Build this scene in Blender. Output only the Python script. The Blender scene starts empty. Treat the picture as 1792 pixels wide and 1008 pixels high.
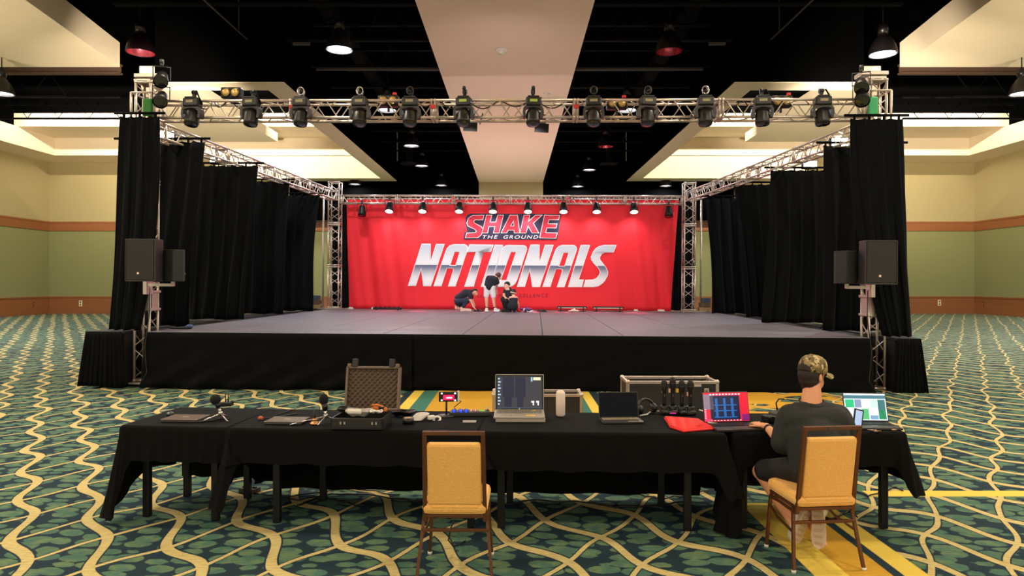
import bpy, bmesh, math, random
from mathutils import Vector, Matrix, Euler, noise
random.seed(7)
sc = bpy.context.scene
C = sc.collection
R = math.radians

# ------------------------------------------------------------------ camera
F, CX, CY, H = 1195.0, 900.0, 496.0, 1.85      # focal length in pixels, vanishing point, eye height
cd = bpy.data.cameras.new('camera')
cd.sensor_width = 36.0
cd.lens = F / 1792 * 36.0
cd.shift_x = (896 - CX) / 1792
cd.shift_y = (CY - 504) / 1792
cd.clip_end = 200
cam = bpy.data.objects.new('camera', cd)
C.objects.link(cam)
cam.location = (0, 0, H)
cam.rotation_euler = (R(90), 0, 0)
sc.camera = cam

# ------------------------------------------------------------------ world, exposure
w = bpy.data.worlds.new('hall_light')
sc.world = w
w.use_nodes = True
w.node_tree.nodes['Background'].inputs[0].default_value = (1.0, 0.88, 0.70, 1)
w.node_tree.nodes['Background'].inputs[1].default_value = 1.0
vs = sc.view_settings
vs.view_transform = 'Standard'
vs.look = 'None'
vs.exposure = 0.0
vs.gamma = 1.0
vs.use_curve_mapping = False


def lamp(name, kind, loc, energy, col, parent=None, aim=None, size=0.3, spot=None, blend=0.5, spread=None):
    l = bpy.data.lights.new(name, kind)
    l.energy = energy
    l.color = col
    if kind == 'AREA':
        l.shape = 'DISK'
        l.size = size
        if spread:
            l.spread = spread
    else:
        l.shadow_soft_size = size
    if kind == 'SPOT':
        l.spot_size = spot
        l.spot_blend = blend
    o = bpy.data.objects.new(name, l)
    C.objects.link(o)
    o.location = loc
    if aim is not None:
        o.rotation_euler = (Vector(aim) - Vector(loc)).to_track_quat('-Z', 'Y').to_euler()
    if parent:
        o.parent = parent
    return o


def at(px, py, Y):
    return Vector(((px - CX) / F * Y, Y, H - (py - CY) / F * Y))


def on(px, py, z):
    Y = F * (H - z) / (py - CY)
    return Vector(((px - CX) / F * Y, Y, z))


# the stage stands slightly turned and slightly out of level in the hall
STG = Matrix.Translation((0, 11.82, 0)) @ Matrix.Rotation(R(-1.85), 4, 'Z') @ Matrix.Rotation(R(0.36), 4, 'Y')
STI = STG.inverted()


def sl(px, py, ly):
    o = STI @ Vector((0, 0, H))
    d = STI.to_3x3() @ Vector(((px - CX) / F, 1, -(py - CY) / F))
    return o + d * ((ly - o.y) / d.y)


def sz(px, py, lz):
    o = STI @ Vector((0, 0, H))
    d = STI.to_3x3() @ Vector(((px - CX) / F, 1, -(py - CY) / F))
    return o + d * ((lz - o.z) / d.z)


# ------------------------------------------------------------------ materials
def s2l(c):
    return tuple(((v / 255) / 12.92 if v / 255 <= 0.04045 else ((v / 255 + 0.055) / 1.055) ** 2.4) for v in c)


MATS = {}


def mat(name, rgb, rough=0.6, metal=0.0, var=0.12, scale=6.0, bump=0.0, bscale=60.0, emit=0.0, sheen=0.0, spec=0.5, stretch=(1, 1, 1), coat=0.0):
    if name in MATS:
        return MATS[name]
    m = bpy.data.materials.new(name)
    m.use_nodes = True
    nt = m.node_tree
    b = nt.nodes['Principled BSDF']
    c = s2l(rgb)
    tc = nt.nodes.new('ShaderNodeTexCoord')
    mp = nt.nodes.new('ShaderNodeMapping')
    mp.inputs['Scale'].default_value = stretch
    nt.links.new(tc.outputs['Object'], mp.inputs[0])
    nz = nt.nodes.new('ShaderNodeTexNoise')
    nz.inputs['Scale'].default_value = scale
    nz.inputs['Detail'].default_value = 5
    nt.links.new(mp.outputs[0], nz.inputs['Vector'])
    mx = nt.nodes.new('ShaderNodeMix')
    mx.data_type = 'RGBA'
    mx.inputs[6].default_value = (*[max(0, v * (1 - var)) for v in c], 1)
    mx.inputs[7].default_value = (*[min(1, v * (1 + var)) for v in c], 1)
    nt.links.new(nz.outputs['Fac'], mx.inputs[0])
    nt.links.new(mx.outputs[2], b.inputs['Base Color'])
    b.inputs['Roughness'].default_value = rough
    b.inputs['Metallic'].default_value = metal
    b.inputs['Specular IOR Level'].default_value = spec
    if sheen:
        b.inputs['Sheen Weight'].default_value = sheen
        b.inputs['Sheen Roughness'].default_value = 0.4
    if coat:
        b.inputs['Coat Weight'].default_value = coat
    if bump:
        n2 = nt.nodes.new('ShaderNodeTexNoise')
        n2.inputs['Scale'].default_value = bscale
        n2.inputs['Detail'].default_value = 3
        nt.links.new(mp.outputs[0], n2.inputs['Vector'])
        bp = nt.nodes.new('ShaderNodeBump')
        bp.inputs['Strength'].default_value = bump
        bp.inputs['Distance'].default_value = 0.01
        nt.links.new(n2.outputs['Fac'], bp.inputs['Height'])
        nt.links.new(bp.outputs[0], b.inputs['Normal'])
    if emit:
        nt.links.new(mx.outputs[2], b.inputs['Emission Color'])
        b.inputs['Emission Strength'].default_value = emit
    MATS[name] = m
    return m


class NT:
    """tiny expression helper for procedural materials"""

    def __init__(self, name):
        self.m = bpy.data.materials.new(name)
        self.m.use_nodes = True
        self.t = self.m.node_tree
        self.b = self.t.nodes['Principled BSDF']
        MATS[name] = self.m

    def put(self, sock, v):
        if isinstance(v, bpy.types.NodeSocket):
            self.t.links.new(v, sock)
        else:
            sock.default_value = v

    def ma(self, op, a, b=0.0, c=0.0):
        n = self.t.nodes.new('ShaderNodeMath')
        n.operation = op
        self.put(n.inputs[0], a)
        self.put(n.inputs[1], b)
        self.put(n.inputs[2], c)
        return n.outputs[0]

    def xyz(self, which='Object'):
        tc = self.t.nodes.new('ShaderNodeTexCoord')
        s = self.t.nodes.new('ShaderNodeSeparateXYZ')
        self.t.links.new(tc.outputs[which], s.inputs[0])
        self.vec = tc.outputs[which]
        return s.outputs

    def comb(self, x, y, z=0.0):
        n = self.t.nodes.new('ShaderNodeCombineXYZ')
        for i, v in enumerate((x, y, z)):
            self.put(n.inputs[i], v)
        return n.outputs[0]

    def noise(self, vec, scale, detail=3.0):
        n = self.t.nodes.new('ShaderNodeTexNoise')
        self.put(n.inputs['Vector'], vec)
        n.inputs['Scale'].default_value = scale
        n.inputs['Detail'].default_value = detail
        return n.outputs['Fac']

    def step(self, v, lo, hi):
        n = self.t.nodes.new('ShaderNodeMapRange')
        n.interpolation_type = 'SMOOTHSTEP'
        self.put(n.inputs['Value'], v)
        n.inputs['From Min'].default_value = lo
        n.inputs['From Max'].default_value = hi
        return n.outputs[0]

    def band(self, v, lo, hi, e=0.01):
        return self.ma('MULTIPLY', self.step(v, lo - e, lo + e), self.ma('SUBTRACT', 1.0, self.step(v, hi - e, hi + e)))

    def mix(self, f, a, b):
        n = self.t.nodes.new('ShaderNodeMix')
        n.data_type = 'RGBA'
        self.put(n.inputs[0], f)
        for k, v in ((6, a), (7, b)):
            if isinstance(v, tuple):
                v = (*s2l(v), 1)
            self.put(n.inputs[k], v)
        return n.outputs[2]


# ------------------------------------------------------------------ mesh builder
class B:
    def __init__(self):
        self.bm = bmesh.new()

    def box(self, c, s, rot=None, bev=0.0):
        m = Matrix.Translation(c) @ (Euler(rot).to_matrix().to_4x4() if rot else Matrix()) @ Matrix.Diagonal((*s, 1))
        r = bmesh.ops.create_cube(self.bm, size=1, matrix=m)
        if bev:
            es = {e for v in r['verts'] for e in v.link_edges}
            bmesh.ops.bevel(self.bm, geom=list(es), offset=bev, segments=2, affect='EDGES', profile=0.5)
        return self

    def cyl(self, p0, p1, r0, r1=None, n=12, cap=True):
        p0, p1 = Vector(p0), Vector(p1)
        r1 = r0 if r1 is None else r1
        d = p1 - p0
        m = Matrix.Translation((p0 + p1) / 2) @ d.to_track_quat('Z', 'Y').to_matrix().to_4x4()
        k = len(self.bm.faces)
        bmesh.ops.create_cone(self.bm, cap_ends=cap, segments=n, radius1=r0, radius2=r1, depth=d.length, matrix=m)
        self.bm.faces.ensure_lookup_table()
        for f in self.bm.faces[k:]:
            f.smooth = len(f.verts) == 4 or n == 4
            if n == 4:
                f.smooth = False
        return self

    def tube(self, pts, r, n=6, closed=False):
        pts = [Vector(p) for p in pts]
        L = len(pts)
        rr = r if isinstance(r, (list, tuple)) else [r] * L
        rings = []
        up = None
        for i, p in enumerate(pts):
            a = pts[(i - 1) % L] if (closed or i > 0) else p
            b = pts[(i + 1) % L] if (closed or i < L - 1) else p
            d = (b - a).normalized()
            if up is None:
                up = d.orthogonal().normalized()
            up = (up - d * up.dot(d))
            up = up.normalized() if up.length > 1e-6 else d.orthogonal().normalized()
            s = d.cross(up)
            rings.append([self.bm.verts.new(p + (up * math.cos(2 * math.pi * k / n) + s * math.sin(2 * math.pi * k / n)) * rr[i]) for k in range(n)])
        rng = range(L if closed else L - 1)
        for i in rng:
            A, Bn = rings[i], rings[(i + 1) % L]
            for k in range(n):
                f = self.bm.faces.new((A[k], A[(k + 1) % n], Bn[(k + 1) % n], Bn[k]))
                f.smooth = n > 4
        if not closed:
            self.bm.faces.new(rings[0][::-1])
            self.bm.faces.new(rings[-1])
        return self

    def lathe(self, prof, n=20, m=None, closed=False):
        m = m or Matrix()
        rings = []
        for r, z in prof:
            if r < 1e-5:
                rings.append([self.bm.verts.new(m @ Vector((0, 0, z)))])
            else:
                rings.append([self.bm.verts.new(m @ Vector((r * math.cos(2 * math.pi * k / n), r * math.sin(2 * math.pi * k / n), z))) for k in range(n)])
        for A, D in zip(rings, rings[1:]):
            for k in range(n):
                a = [A[k % len(A)], A[(k + 1) % len(A)], D[(k + 1) % len(D)], D[k % len(D)]]
                u = []
                for v in a:
                    if v not in u:
                        u.append(v)
                if len(u) > 2:
                    try:
                        self.bm.faces.new(u).smooth = True
                    except ValueError:
                        pass
        return self

    def ball(self, c, s, n=16, rot=None):
        if not isinstance(s, (tuple, list)):
            s = (s, s, s)
        m = Matrix.Translation(c) @ (Euler(rot).to_matrix().to_4x4() if rot else Matrix()) @ Matrix.Diagonal((*s, 1))
        k = len(self.bm.faces)
        bmesh.ops.create_uvsphere(self.bm, u_segments=n, v_segments=max(6, n * 2 // 3), radius=1, matrix=m)
        self.bm.faces.ensure_lookup_table()
        for f in self.bm.faces[k:]:
            f.smooth = True
        return self

    def prism(self, poly, d, m=None, bev=0.0):
        """polygon in local xy extruded to z = d"""
        m = m or Matrix()
        a = [self.bm.verts.new(m @ Vector((p[0], p[1], 0))) for p in poly]
        b = [self.bm.verts.new(m @ Vector((p[0], p[1], d))) for p in poly]
        n = len(poly)
        fs = [self.bm.faces.new(a[::-1]), self.bm.faces.new(b)]
        for i in range(n):
            fs.append(self.bm.faces.new((a[i], a[(i + 1) % n], b[(i + 1) % n], b[i])))
        if bev:
            es = {e for f in fs for e in f.edges}
            bmesh.ops.bevel(self.bm, geom=list(es), offset=bev, segments=2, affect='EDGES', profile=0.5)
        return self

    def grid(self, f, nu, nv, smooth=True):
        V = [[self.bm.verts.new(f(i / nu, j / nv)) for i in range(nu + 1)] for j in range(nv + 1)]
        for j in range(nv):
            for i in range(nu):
                self.bm.faces.new((V[j][i], V[j][i + 1], V[j + 1][i + 1], V[j + 1][i])).smooth = smooth
        return self

    def obj(self, name, m, parent=None, solid=0.0, fix=True):
        if fix:
            bmesh.ops.recalc_face_normals(self.bm, faces=self.bm.faces[:])
        me = bpy.data.meshes.new(name)
        self.bm.to_mesh(me)
        self.bm.free()
        me.materials.append(m)
        o = bpy.data.objects.new(name, me)
        C.objects.link(o)
        if parent is not None:
            o.parent = parent
        if solid:
            md = o.modifiers.new('thickness', 'SOLIDIFY')
            md.thickness = solid
            md.offset = 0
        return o


def tag(o, label=None, cat=None, group=None, kind=None):
    if label:
        o['label'] = label
    if cat:
        o['category'] = cat
    if group:
        o['group'] = group
    if kind:
        o['kind'] = kind
    return o


def thing(name, label, cat, loc=(0, 0, 0), rotz=0.0, group=None, mtx=None, rot=None):
    o = bpy.data.objects.new(name, None)
    o.empty_display_size = 0.1
    C.objects.link(o)
    m = Matrix.Translation(loc) @ (Euler(rot).to_matrix().to_4x4() if rot else Matrix.Rotation(rotz, 4, 'Z'))
    o.matrix_world = mtx @ m if mtx is not None else m
    return tag(o, label, cat, group)


def struct(o):
    o['kind'] = 'structure'
    return o


def copy_tree(o, parent=None):
    c = o.copy()
    C.objects.link(c)
    if parent:
        c.parent = parent
    for ch in list(o.children):
        copy_tree(ch, c)
    return c


ORD = ['first', 'second', 'third', 'fourth', 'fifth', 'sixth', 'seventh', 'eighth', 'ninth', 'tenth', 'eleventh', 'twelfth']

# palette
m_cream = mat('cream_plaster', (226, 208, 178), 0.85, var=0.03, scale=1.5, bump=0.05, bscale=30)
m_black_ceiling = mat('black_ceiling_paint', (4, 4, 4), 1.0, var=0.2, scale=1.0, spec=0.0)
m_steel_dark = mat('dark_steel', (10, 9, 9), 0.9, var=0.25, scale=3, spec=0.1)
m_strut = mat('grey_strut', (64, 56, 50), 0.6, var=0.2, scale=4)
m_alu = mat('aluminium_truss', (205, 190, 178), 0.38, 0.75, var=0.12, scale=14)
m_blackplastic = mat('black_plastic', (17, 16, 16), 0.42, var=0.2, scale=20)
m_greyplastic = mat('charcoal_plastic', (46, 43, 42), 0.45, var=0.15, scale=20)
m_blackmetal = mat('black_metal', (14, 14, 15), 0.45, 0.3, var=0.2, scale=10)
m_chrome = mat('bright_metal', (200, 195, 190), 0.25, 0.9, var=0.1, scale=20)
m_drape = mat('black_velour', (6, 8, 11), 0.8, var=0.4, scale=5, sheen=0.04, spec=0.1, stretch=(3, 3, 0.25), bump=0.3, bscale=90)
m_skirt = mat('black_skirt_cloth', (7, 8, 8), 0.9, var=0.3, scale=3, spec=0.12, bump=0.2, bscale=120)
m_cloth = mat('black_tablecloth', (11, 10, 9), 0.9, var=0.25, scale=4, spec=0.15, bump=0.25, bscale=220)
m_wood = mat('cherry_wood', (142, 86, 46), 0.5, var=0.2, scale=1.2, stretch=(0.25, 0.25, 5), bump=0.05, bscale=8)
m_green = mat('green_wallcovering', (136, 134, 84), 0.9, var=0.05, scale=40, bump=0.1, bscale=120)
m_yellow = mat('cream_wallcovering', (170, 154, 108), 0.9, var=0.05, scale=40, bump=0.1, bscale=120)
m_white = mat('white_plastic', (225, 218, 208), 0.4, var=0.05, scale=10)
m_red = mat('red_plastic', (200, 24, 28), 0.5, var=0.15, scale=20)
m_amber = mat('amber_lens', (200, 165, 95), 0.2, 0.4, var=0.25, scale=40)
m_glow = mat('lamp_glow', (255, 246, 230), 0.4, emit=6.0, var=0.02)
m_glow_cool = mat('cool_lamp_glow', (226, 236, 255), 0.4, emit=3.2, var=0.02)
m_reflector = mat('lamp_reflector', (190, 150, 150), 0.25, 0.8, var=0.2, scale=30)
m_pinkref = mat('pink_tinted_reflector', (190, 90, 104), 0.2, 0.85, var=0.4, scale=14)  # reflected pink stage light painted into the reflector colour
m_glass = mat('dark_lens_glass', (12, 12, 14), 0.06, 0.0, var=0.2, scale=8, spec=0.8, coat=1.0)

# ------------------------------------------------------------------ light colours: warm for the added foreground pendants, cool for the others
WARM = (1.0, 0.84, 0.62)
COOL = (0.86, 0.92, 1.0)
# ------------------------------------------------------------------ carpet
k = NT('patterned_carpet')
x, y, z = k.xyz()[:3]
ma = k.ma
vec = k.vec
wob = ma('MULTIPLY', ma('SUBTRACT', k.noise(vec, 0.55, 2.0), 0.5), 0.55)
yy = ma('ADD', y, wob)
PX_, PY_ = 0.60, 0.90
u = ma('ADD', ma('DIVIDE', x, PX_), ma('DIVIDE', yy, PY_))
v = ma('SUBTRACT', ma('DIVIDE', x, PX_), ma('DIVIDE', yy, PY_))
wig_u = ma('MULTIPLY', ma('SINE', ma('MULTIPLY', v, math.pi)), 0.15)
wig_v = ma('MULTIPLY', ma('SINE', ma('MULTIPLY', u, math.pi)), 0.06)
uu = ma('ABSOLUTE', ma('SUBTRACT', ma('FRACT', ma('ADD', u, wig_u)), 0.5))
vv = ma('ABSOLUTE', ma('SUBTRACT', ma('FRACT', ma('ADD', v, wig_v)), 0.5))
edge = ma('MULTIPLY', ma('SUBTRACT', k.noise(vec, 60, 2.0), 0.5), 0.012)
ru = ma('SUBTRACT', 1.0, k.step(ma('ADD', uu, edge), 0.072, 0.084))
rv = ma('SUBTRACT', 1.0, k.step(ma('ADD', vv, edge), 0.034, 0.042))
rib = ma('MAXIMUM', ru, rv)
vo = k.t.nodes.new('ShaderNodeTexVoronoi')
vo.feature = 'F1'
vo.inputs['Scale'].default_value = 1.0
vo.inputs['Randomness'].default_value = 0.5
k.put(vo.inputs['Vector'], k.comb(ma('ADD', ma('MULTIPLY', x, 4.8), ma('MULTIPLY', yy, 1.0)), ma('MULTIPLY', yy, 7.4), 0.0))
leaf = ma('SUBTRACT', 1.0, k.step(ma('ADD', vo.outputs['Distance'], ma('MULTIPLY', ma('SUBTRACT', k.noise(vec, 22, 2.0), 0.5), 0.16)), 0.49, 0.54))
near_rib = ma('MULTIPLY', k.step(uu, 0.1, 0.115), k.step(vv, 0.052, 0.065))
leaf = ma('MULTIPLY', leaf, near_rib)
streak = k.noise(k.comb(ma('MULTIPLY', x, 14.0), ma('MULTIPLY', y, 60.0)), 1.0, 3.0)
blotch = k.noise(vec, 7.0, 3.0)
base = k.mix(blotch, (28, 44, 54), (38, 58, 66))
leafc = k.mix(k.step(blotch, 0.35, 0.65), (72, 106, 90), (104, 126, 88))
leafc = k.mix(k.step(streak, 0.45, 0.7), leafc, (66, 102, 96))
col = k.mix(leaf, base, leafc)
ribc = k.mix(k.step(streak, 0.4, 0.7), (204, 186, 126), (184, 162, 104))
col = k.mix(rib, col, ribc)


# woven plain runners: gold field, teal and yellow borders
def runner(col, xs, y0, y1):
    g = k.band(y, y0, y1, 0.01)
    for x0, x1, c in xs:
        col = k.mix(ma('MULTIPLY', g, k.band(x, x0, x1, 0.006)), col, c)
    return col


GOLD, TEAL, YEL, NAVY = (206, 158, 52), (66, 118, 104), (226, 196, 84), (34, 52, 60)
wav = ma('MULTIPLY', k.step(k.noise(vec, 1.4, 3.0), 0.5, 0.53), 1.0)
gold = k.mix(k.step(streak, 0.4, 0.8), GOLD, (190, 142, 50))
col = runner(col, [(-1.83, -1.72, NAVY), (-1.72, -1.55, YEL), (-1.55, -1.3, TEAL), (-1.3, 0.92, gold), (0.92, 1.12, TEAL), (1.12, 1.27, YEL), (1.27, 1.4, NAVY)], 6.3, 13.0)
col = runner(col, [(1.90, 2.12, YEL), (2.12, 2.40, gold), (2.40, 2.47, NAVY), (2.47, 2.63, YEL)], -3.0, 5.75)
col = runner(col, [(3.1, 40.0, YEL)], 5.93, 6.09)
patch = ma('MULTIPLY', ma('MULTIPLY', k.band(y, 9.4, 11.9, 0.1), k.band(x, 2.4, 5.2, 0.1)), k.step(k.noise(k.comb(ma('MULTIPLY', x, 0.9), ma('MULTIPLY', y, 1.6)), 1.3, 1.0), 0.44, 0.47))
col = k.mix(patch, col, gold)
k.put(k.b.inputs['Base Color'], col)
k.b.inputs['Roughness'].default_value = 0.95
k.b.inputs['Specular IOR Level'].default_value = 0.15
bp = k.t.nodes.new('ShaderNodeBump')
bp.inputs['Strength'].default_value = 0.25
bp.inputs['Distance'].default_value = 0.006
k.put(bp.inputs['Height'], k.noise(vec, 260, 2.0))
k.t.links.new(bp.outputs[0], k.b.inputs['Normal'])
m_carpet = k.m

# ------------------------------------------------------------------ the room
XL, XR, YB, Y0, ZC = -28.4, 28.1, 41.7, -3.0, 11.8
MX = -0.15                                        # the hall's centre line


def sbox(name, x0, x1, y0, y1, z0, z1, m, parent=None):
    o = B().box(((x0 + x1) / 2, (y0 + y1) / 2, (z0 + z1) / 2), (x1 - x0, y1 - y0, z1 - z0)).obj(name, m, parent)
    return o if parent else struct(o)


sbox('floor', XL, XR, Y0, YB, -0.2, 0, m_carpet)
sbox('ceiling', XL, XR, Y0, YB, ZC, ZC + 0.2, m_black_ceiling)
for nm, a in (('back', (XL - .3, XR + .3, YB, YB + .3)), ('left', (XL - .3, XL, Y0, YB)), ('right', (XR, XR + .3, Y0, YB))):
    wl = sbox('wall_' + nm, *a, 0, 5.3, m_green)
    up = sbox('upper_wall', *a, 5.3, ZC, m_yellow, wl)
    t = 0.06
    if nm == 'back':
        b = (XL, XR, YB - t, YB)
        r2 = (XL, XR, YB - 0.09, YB)
    elif nm == 'left':
        b = (XL, XL + t, Y0, YB)
        r2 = (XL, XL + 0.09, Y0, YB)
    else:
        b = (XR - t, XR, Y0, YB)
        r2 = (XR - 0.09, XR, Y0, YB)
    bb = sbox('baseboard_' + nm, *b, 0, 1.03, m_wood)
    sbox('baseboard_cap', *r2, 0.98, 1.06, m_wood, bb)
    tr = sbox('trim_' + {'back': '1', 'left': '2', 'right': '3'}[nm], *b, 5.05, 5.6, m_wood)
    sbox('rail_lip', *r2, 5.52, 5.62, m_wood, tr)

# wall outlets on the baseboards
m_ivory = mat('ivory_plate', (226, 208, 160), 0.5)
for px, py, lb in ((141, 531, 'ivory outlet plate on the wooden baseboard left of the stage'), (1644, 530, 'ivory outlet plate on the wooden baseboard right of the stage')):
    p = at(px, py, YB - 0.07)
    t = thing('wall_outlet', lb, 'outlet', p)
    B().box((0, 0, 0), (0.2, 0.02, 0.36), bev=0.008).obj('plate', m_ivory, t)
    for s in (-1, 1):
        B().box((0, -0.012, 0.08 * s), (0.07, 0.01, 0.09)).obj('socket', m_greyplastic, t)
for px, py, Y, sd, lb in ((58, 532, 0, -1, 'brass outlet plate low on the left side wall'), (1722, 532, 0, 1, 'brass outlet plate low on the right side wall')):
    X = XL + 0.07 if sd < 0 else XR - 0.07
    Y = X / (px - CX) * F
    t = thing('wall_outlet', lb, 'outlet', (X, Y, H - (py - CY) / F * Y))
    B().box((0, 0, 0), (0.02, 0.2, 0.36), bev=0.008).obj('plate', m_wood, t)
    for s in (-1, 1):
        B().box((-0.012 * sd, 0, 0.08 * s), (0.01, 0.07, 0.09)).obj('socket', m_greyplastic, t)

# stepped perimeter coves
sbox('ceiling_soffit', XL, -7.0, 39.2, YB, 9.2, 10.2, m_cream)
sbox('ceiling_soffit', 6.7, XR, 39.2, YB, 9.2, 10.2, m_cream)
sbox('ceiling_soffit', XL, -26.4, Y0, 39.2, 9.2, 10.2, m_cream)
sbox('ceiling_soffit', 26.1, XR, Y0, 39.2, 9.2, 10.2, m_cream)
sbox('ceiling_step', XL, -7.0, 36.3, YB, 10.2, 10.9, m_cream)
sbox('ceiling_step', 6.7, XR, 36.3, YB, 10.2, 10.9, m_cream)
sbox('ceiling_step', XL, XR, 36.5, YB, 10.9, ZC, m_black_ceiling)
sbox('ceiling_step', XL, -26.6, Y0, 36.3, 10.2, ZC, m_black_ceiling)
sbox('ceiling_step', 26.3, XR, Y0, 36.3, 10.2, ZC, m_black_ceiling)
# centre soffit running over the stage, black flanks at the rear, cream pilaster
sbox('ceiling_soffit', -2.12, 1.72, Y0, 41.0, 7.9, ZC, m_cream)
sbox('ceiling_bulkhead', -6.95, 6.65, 41.0, 41.6, 5.7, ZC, m_black_ceiling)
sbox('ceiling_bulkhead', -13.5, -6.95, 41.0, 41.6, 5.7, 9.2, m_black_ceiling)
sbox('ceiling_bulkhead', 6.65, 13.2, 41.0, 41.6, 5.7, 9.2, m_black_ceiling)
sbox('ceiling_pilaster', -2.12, 1.72, 40.85, 41.0, 5.5, 7.9, m_yellow)


def plate(name, poly, z0, z1, m, parent=None):
    o = B().prism(poly, z1 - z0, Matrix.Translation((0, 0, z0))).obj(name, m, parent)
    return o if parent else struct(o)


for s in (-1, 1):
    def X(v):
        return MX + s * v

    def P(pts):
        return [(X(a), b) for a, b in pts]
    # hanging bulkhead ring: black flanks, cream underside
    rg = plate('ceiling_bulkhead', P([(6.8, 20.6), (6.86, 20.6), (6.86, 40.4), (6.8, 40.4)]), 7.93, ZC, m_black_ceiling)
    plate('front_flank', P([(6.8, 20.6), (10.7, 20.6), (10.7, 20.66), (6.8, 20.66)]), 7.93, ZC, m_black_ceiling, rg)
    plate('underside', P([(6.8, 20.6), (6.8, 40.4), (17.0, 40.4), (17.0, 39.3), (7.55, 39.3), (7.55, 21.4), (10.7, 21.4), (10.7, 20.6)]), 7.9, 7.93, m_cream, rg)
    plate('inner_face', P([(7.47, 21.32), (7.55, 21.32), (7.55, 39.3), (7.47, 39.3)]), 7.93, 9.6, m_cream, rg)
    plate('back_face', P([(7.47, 39.3), (17.0, 39.3), (17.0, 39.38), (7.47, 39.38)]), 7.93, 9.2, m_cream, rg)
    # hanging cream clouds at the sides
    plate('ceiling_cloud', P([(13.25, 23.2), (25.0, 23.2), (25.0, 3.0), (10.6, 3.0)]), 9.2, 10.03, m_cream)
    plate('ceiling_cloud', P([(12.12, 24.5), (12.12, 35.4), (18.6, 35.4), (13.3, 24.5)]), 9.2, 9.65, m_cream)

# black open-web joists
def joist(x0, x1, y, z0, z1, lb):
    t = thing('ceiling_joist', lb, 'joist', ((x0 + x1) / 2, y, z0))
    hw = (x1 - x0) / 2
    B().box((0, 0, 0.04), (2 * hw, 0.16, 0.06)).obj('bottom_chord', m_steel_dark, t)
    B().box((0, 0, z1 - z0), (2 * hw, 0.16, 0.08)).obj('top_chord', m_steel_dark, t)
    n = max(2, int(2 * hw / 0.7))
    B().tube([(-hw + 2 * hw * i / n, 0, 0.05 if i % 2 else z1 - z0 - 0.03) for i in range(n + 1)], 0.025, 5).obj('web_rod', m_steel_dark, t)
    return t


for i, y in enumerate((17.6, 20.2, 22.6, 25.0, 27.4, 29.8, 32.2, 34.6, 37.0)):
    for s, nm in ((-1, 'left'), (1, 'right')):
        x0, x1 = (MX - 6.6, -2.2) if s < 0 else (1.8, MX + 6.6)
        if i == 0:
            x0, x1 = (-10.3, -2.2) if s < 0 else (1.8, 10.0)
        joist(x0, x1, y, 9.0, 10.4, 'black open-web ceiling joist %s of the centre soffit, %s from the front' % (nm, ORD[i]))
for s, nm in ((-1, 'left'), (1, 'right')):
    for i, y in enumerate((25.5, 29.5, 33.5)):
        a, b = MX + s * 26.0, MX + s * 19.2
        joist(min(a, b), max(a, b), y, 9.9, 11.0, 'black open-web joist in the dark %s side bay, %s from the front' % (nm, ORD[i]))
    a, b = MX + s * 26.0, MX + s * 13.9
    o = B().box((0, 0, 0), (abs(a - b), 0.2, 0.06)).box((0, 0, 0.3), (abs(a - b), 0.2, 0.06)).box((0, 0, 0.15), (abs(a - b), 0.04, 0.3)).obj('steel_beam', mat('brown_steel', (66, 46, 34), 0.6))
    o.location = ((a + b) / 2, 24.4, 9.35)
    tag(o, 'brown steel beam across the dark ceiling bay at the far %s' % nm, 'beam')
    # round duct running towards the back
    xd = MX + s * 6.0
    d = thing('air_duct', 'dark round air duct along the ceiling %s of the centre soffit' % nm, 'duct', (xd, 14, 10.85))
    B().cyl((0, 0, 0), (0, 21.5, 0), 0.3, n=20).obj('duct_pipe', m_steel_dark, d)
    for j in range(7):
        B().lathe([(0.3, -0.03), (0.33, -0.03), (0.33, 0.03), (0.3, 0.03)], 20, Matrix.Translation((0, 1.5 + 3 * j, 0)) @ Matrix.Rotation(R(90), 4, 'X')).obj('duct_collar', m_steel_dark, d)
    # bright conduit and struts
    xc = MX + s * 7.6
    o = B().cyl((0, 0, 0), (0, 4.6, 0), 0.025, n=8).cyl((0, 4.0, 0), (0, 4.0, 2.8), 0.01, n=6).cyl((0, 1.0, 0), (0, 1.0, 2.8), 0.01, n=6).obj('conduit', m_strut)
    o.location = (xc, 15.2, 8.93)
    tag(o, 'thin pale conduit hanging under the black ceiling on the %s' % nm, 'conduit')
    for j, (yy_, a, b, zz, q) in enumerate(((20.2, 6.4, 5.9, 8.93, 'short'), (22.6, 6.4, 2.1, 8.93, 'long'))):
        xa, xb = MX + s * a, MX + s * b
        o = B().box((0, 0, 0), (abs(xa - xb), 0.1, 0.05)).box((0, 0.04, 0.04), (abs(xa - xb), 0.02, 0.08)).obj('strut_channel', m_strut)
        o.location = ((xa + xb) / 2, yy_, zz)
        tag(o, '%s grey strut channel under the joists %s of the centre soffit' % (q, nm), 'strut')
    # round ceiling diffuser
    p = at(716 if s < 0 else 1066, 287, 33.4)
    d = thing('ceiling_diffuser', 'round black air diffuser hanging %s of the far centre soffit' % nm, 'vent', p)
    for r_ in (0.42, 0.3, 0.18):
        B().lathe([(r_, 0.06), (r_ + 0.02, 0), (r_ - 0.07, -0.04), (r_ - 0.09, 0.0)], 24).obj('ring', m_steel_dark, d)
    B().cyl((0, 0, 0.02), (0, 0, ZC - p.z), 0.15, n=12).obj('neck', m_steel_dark, d)

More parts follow.
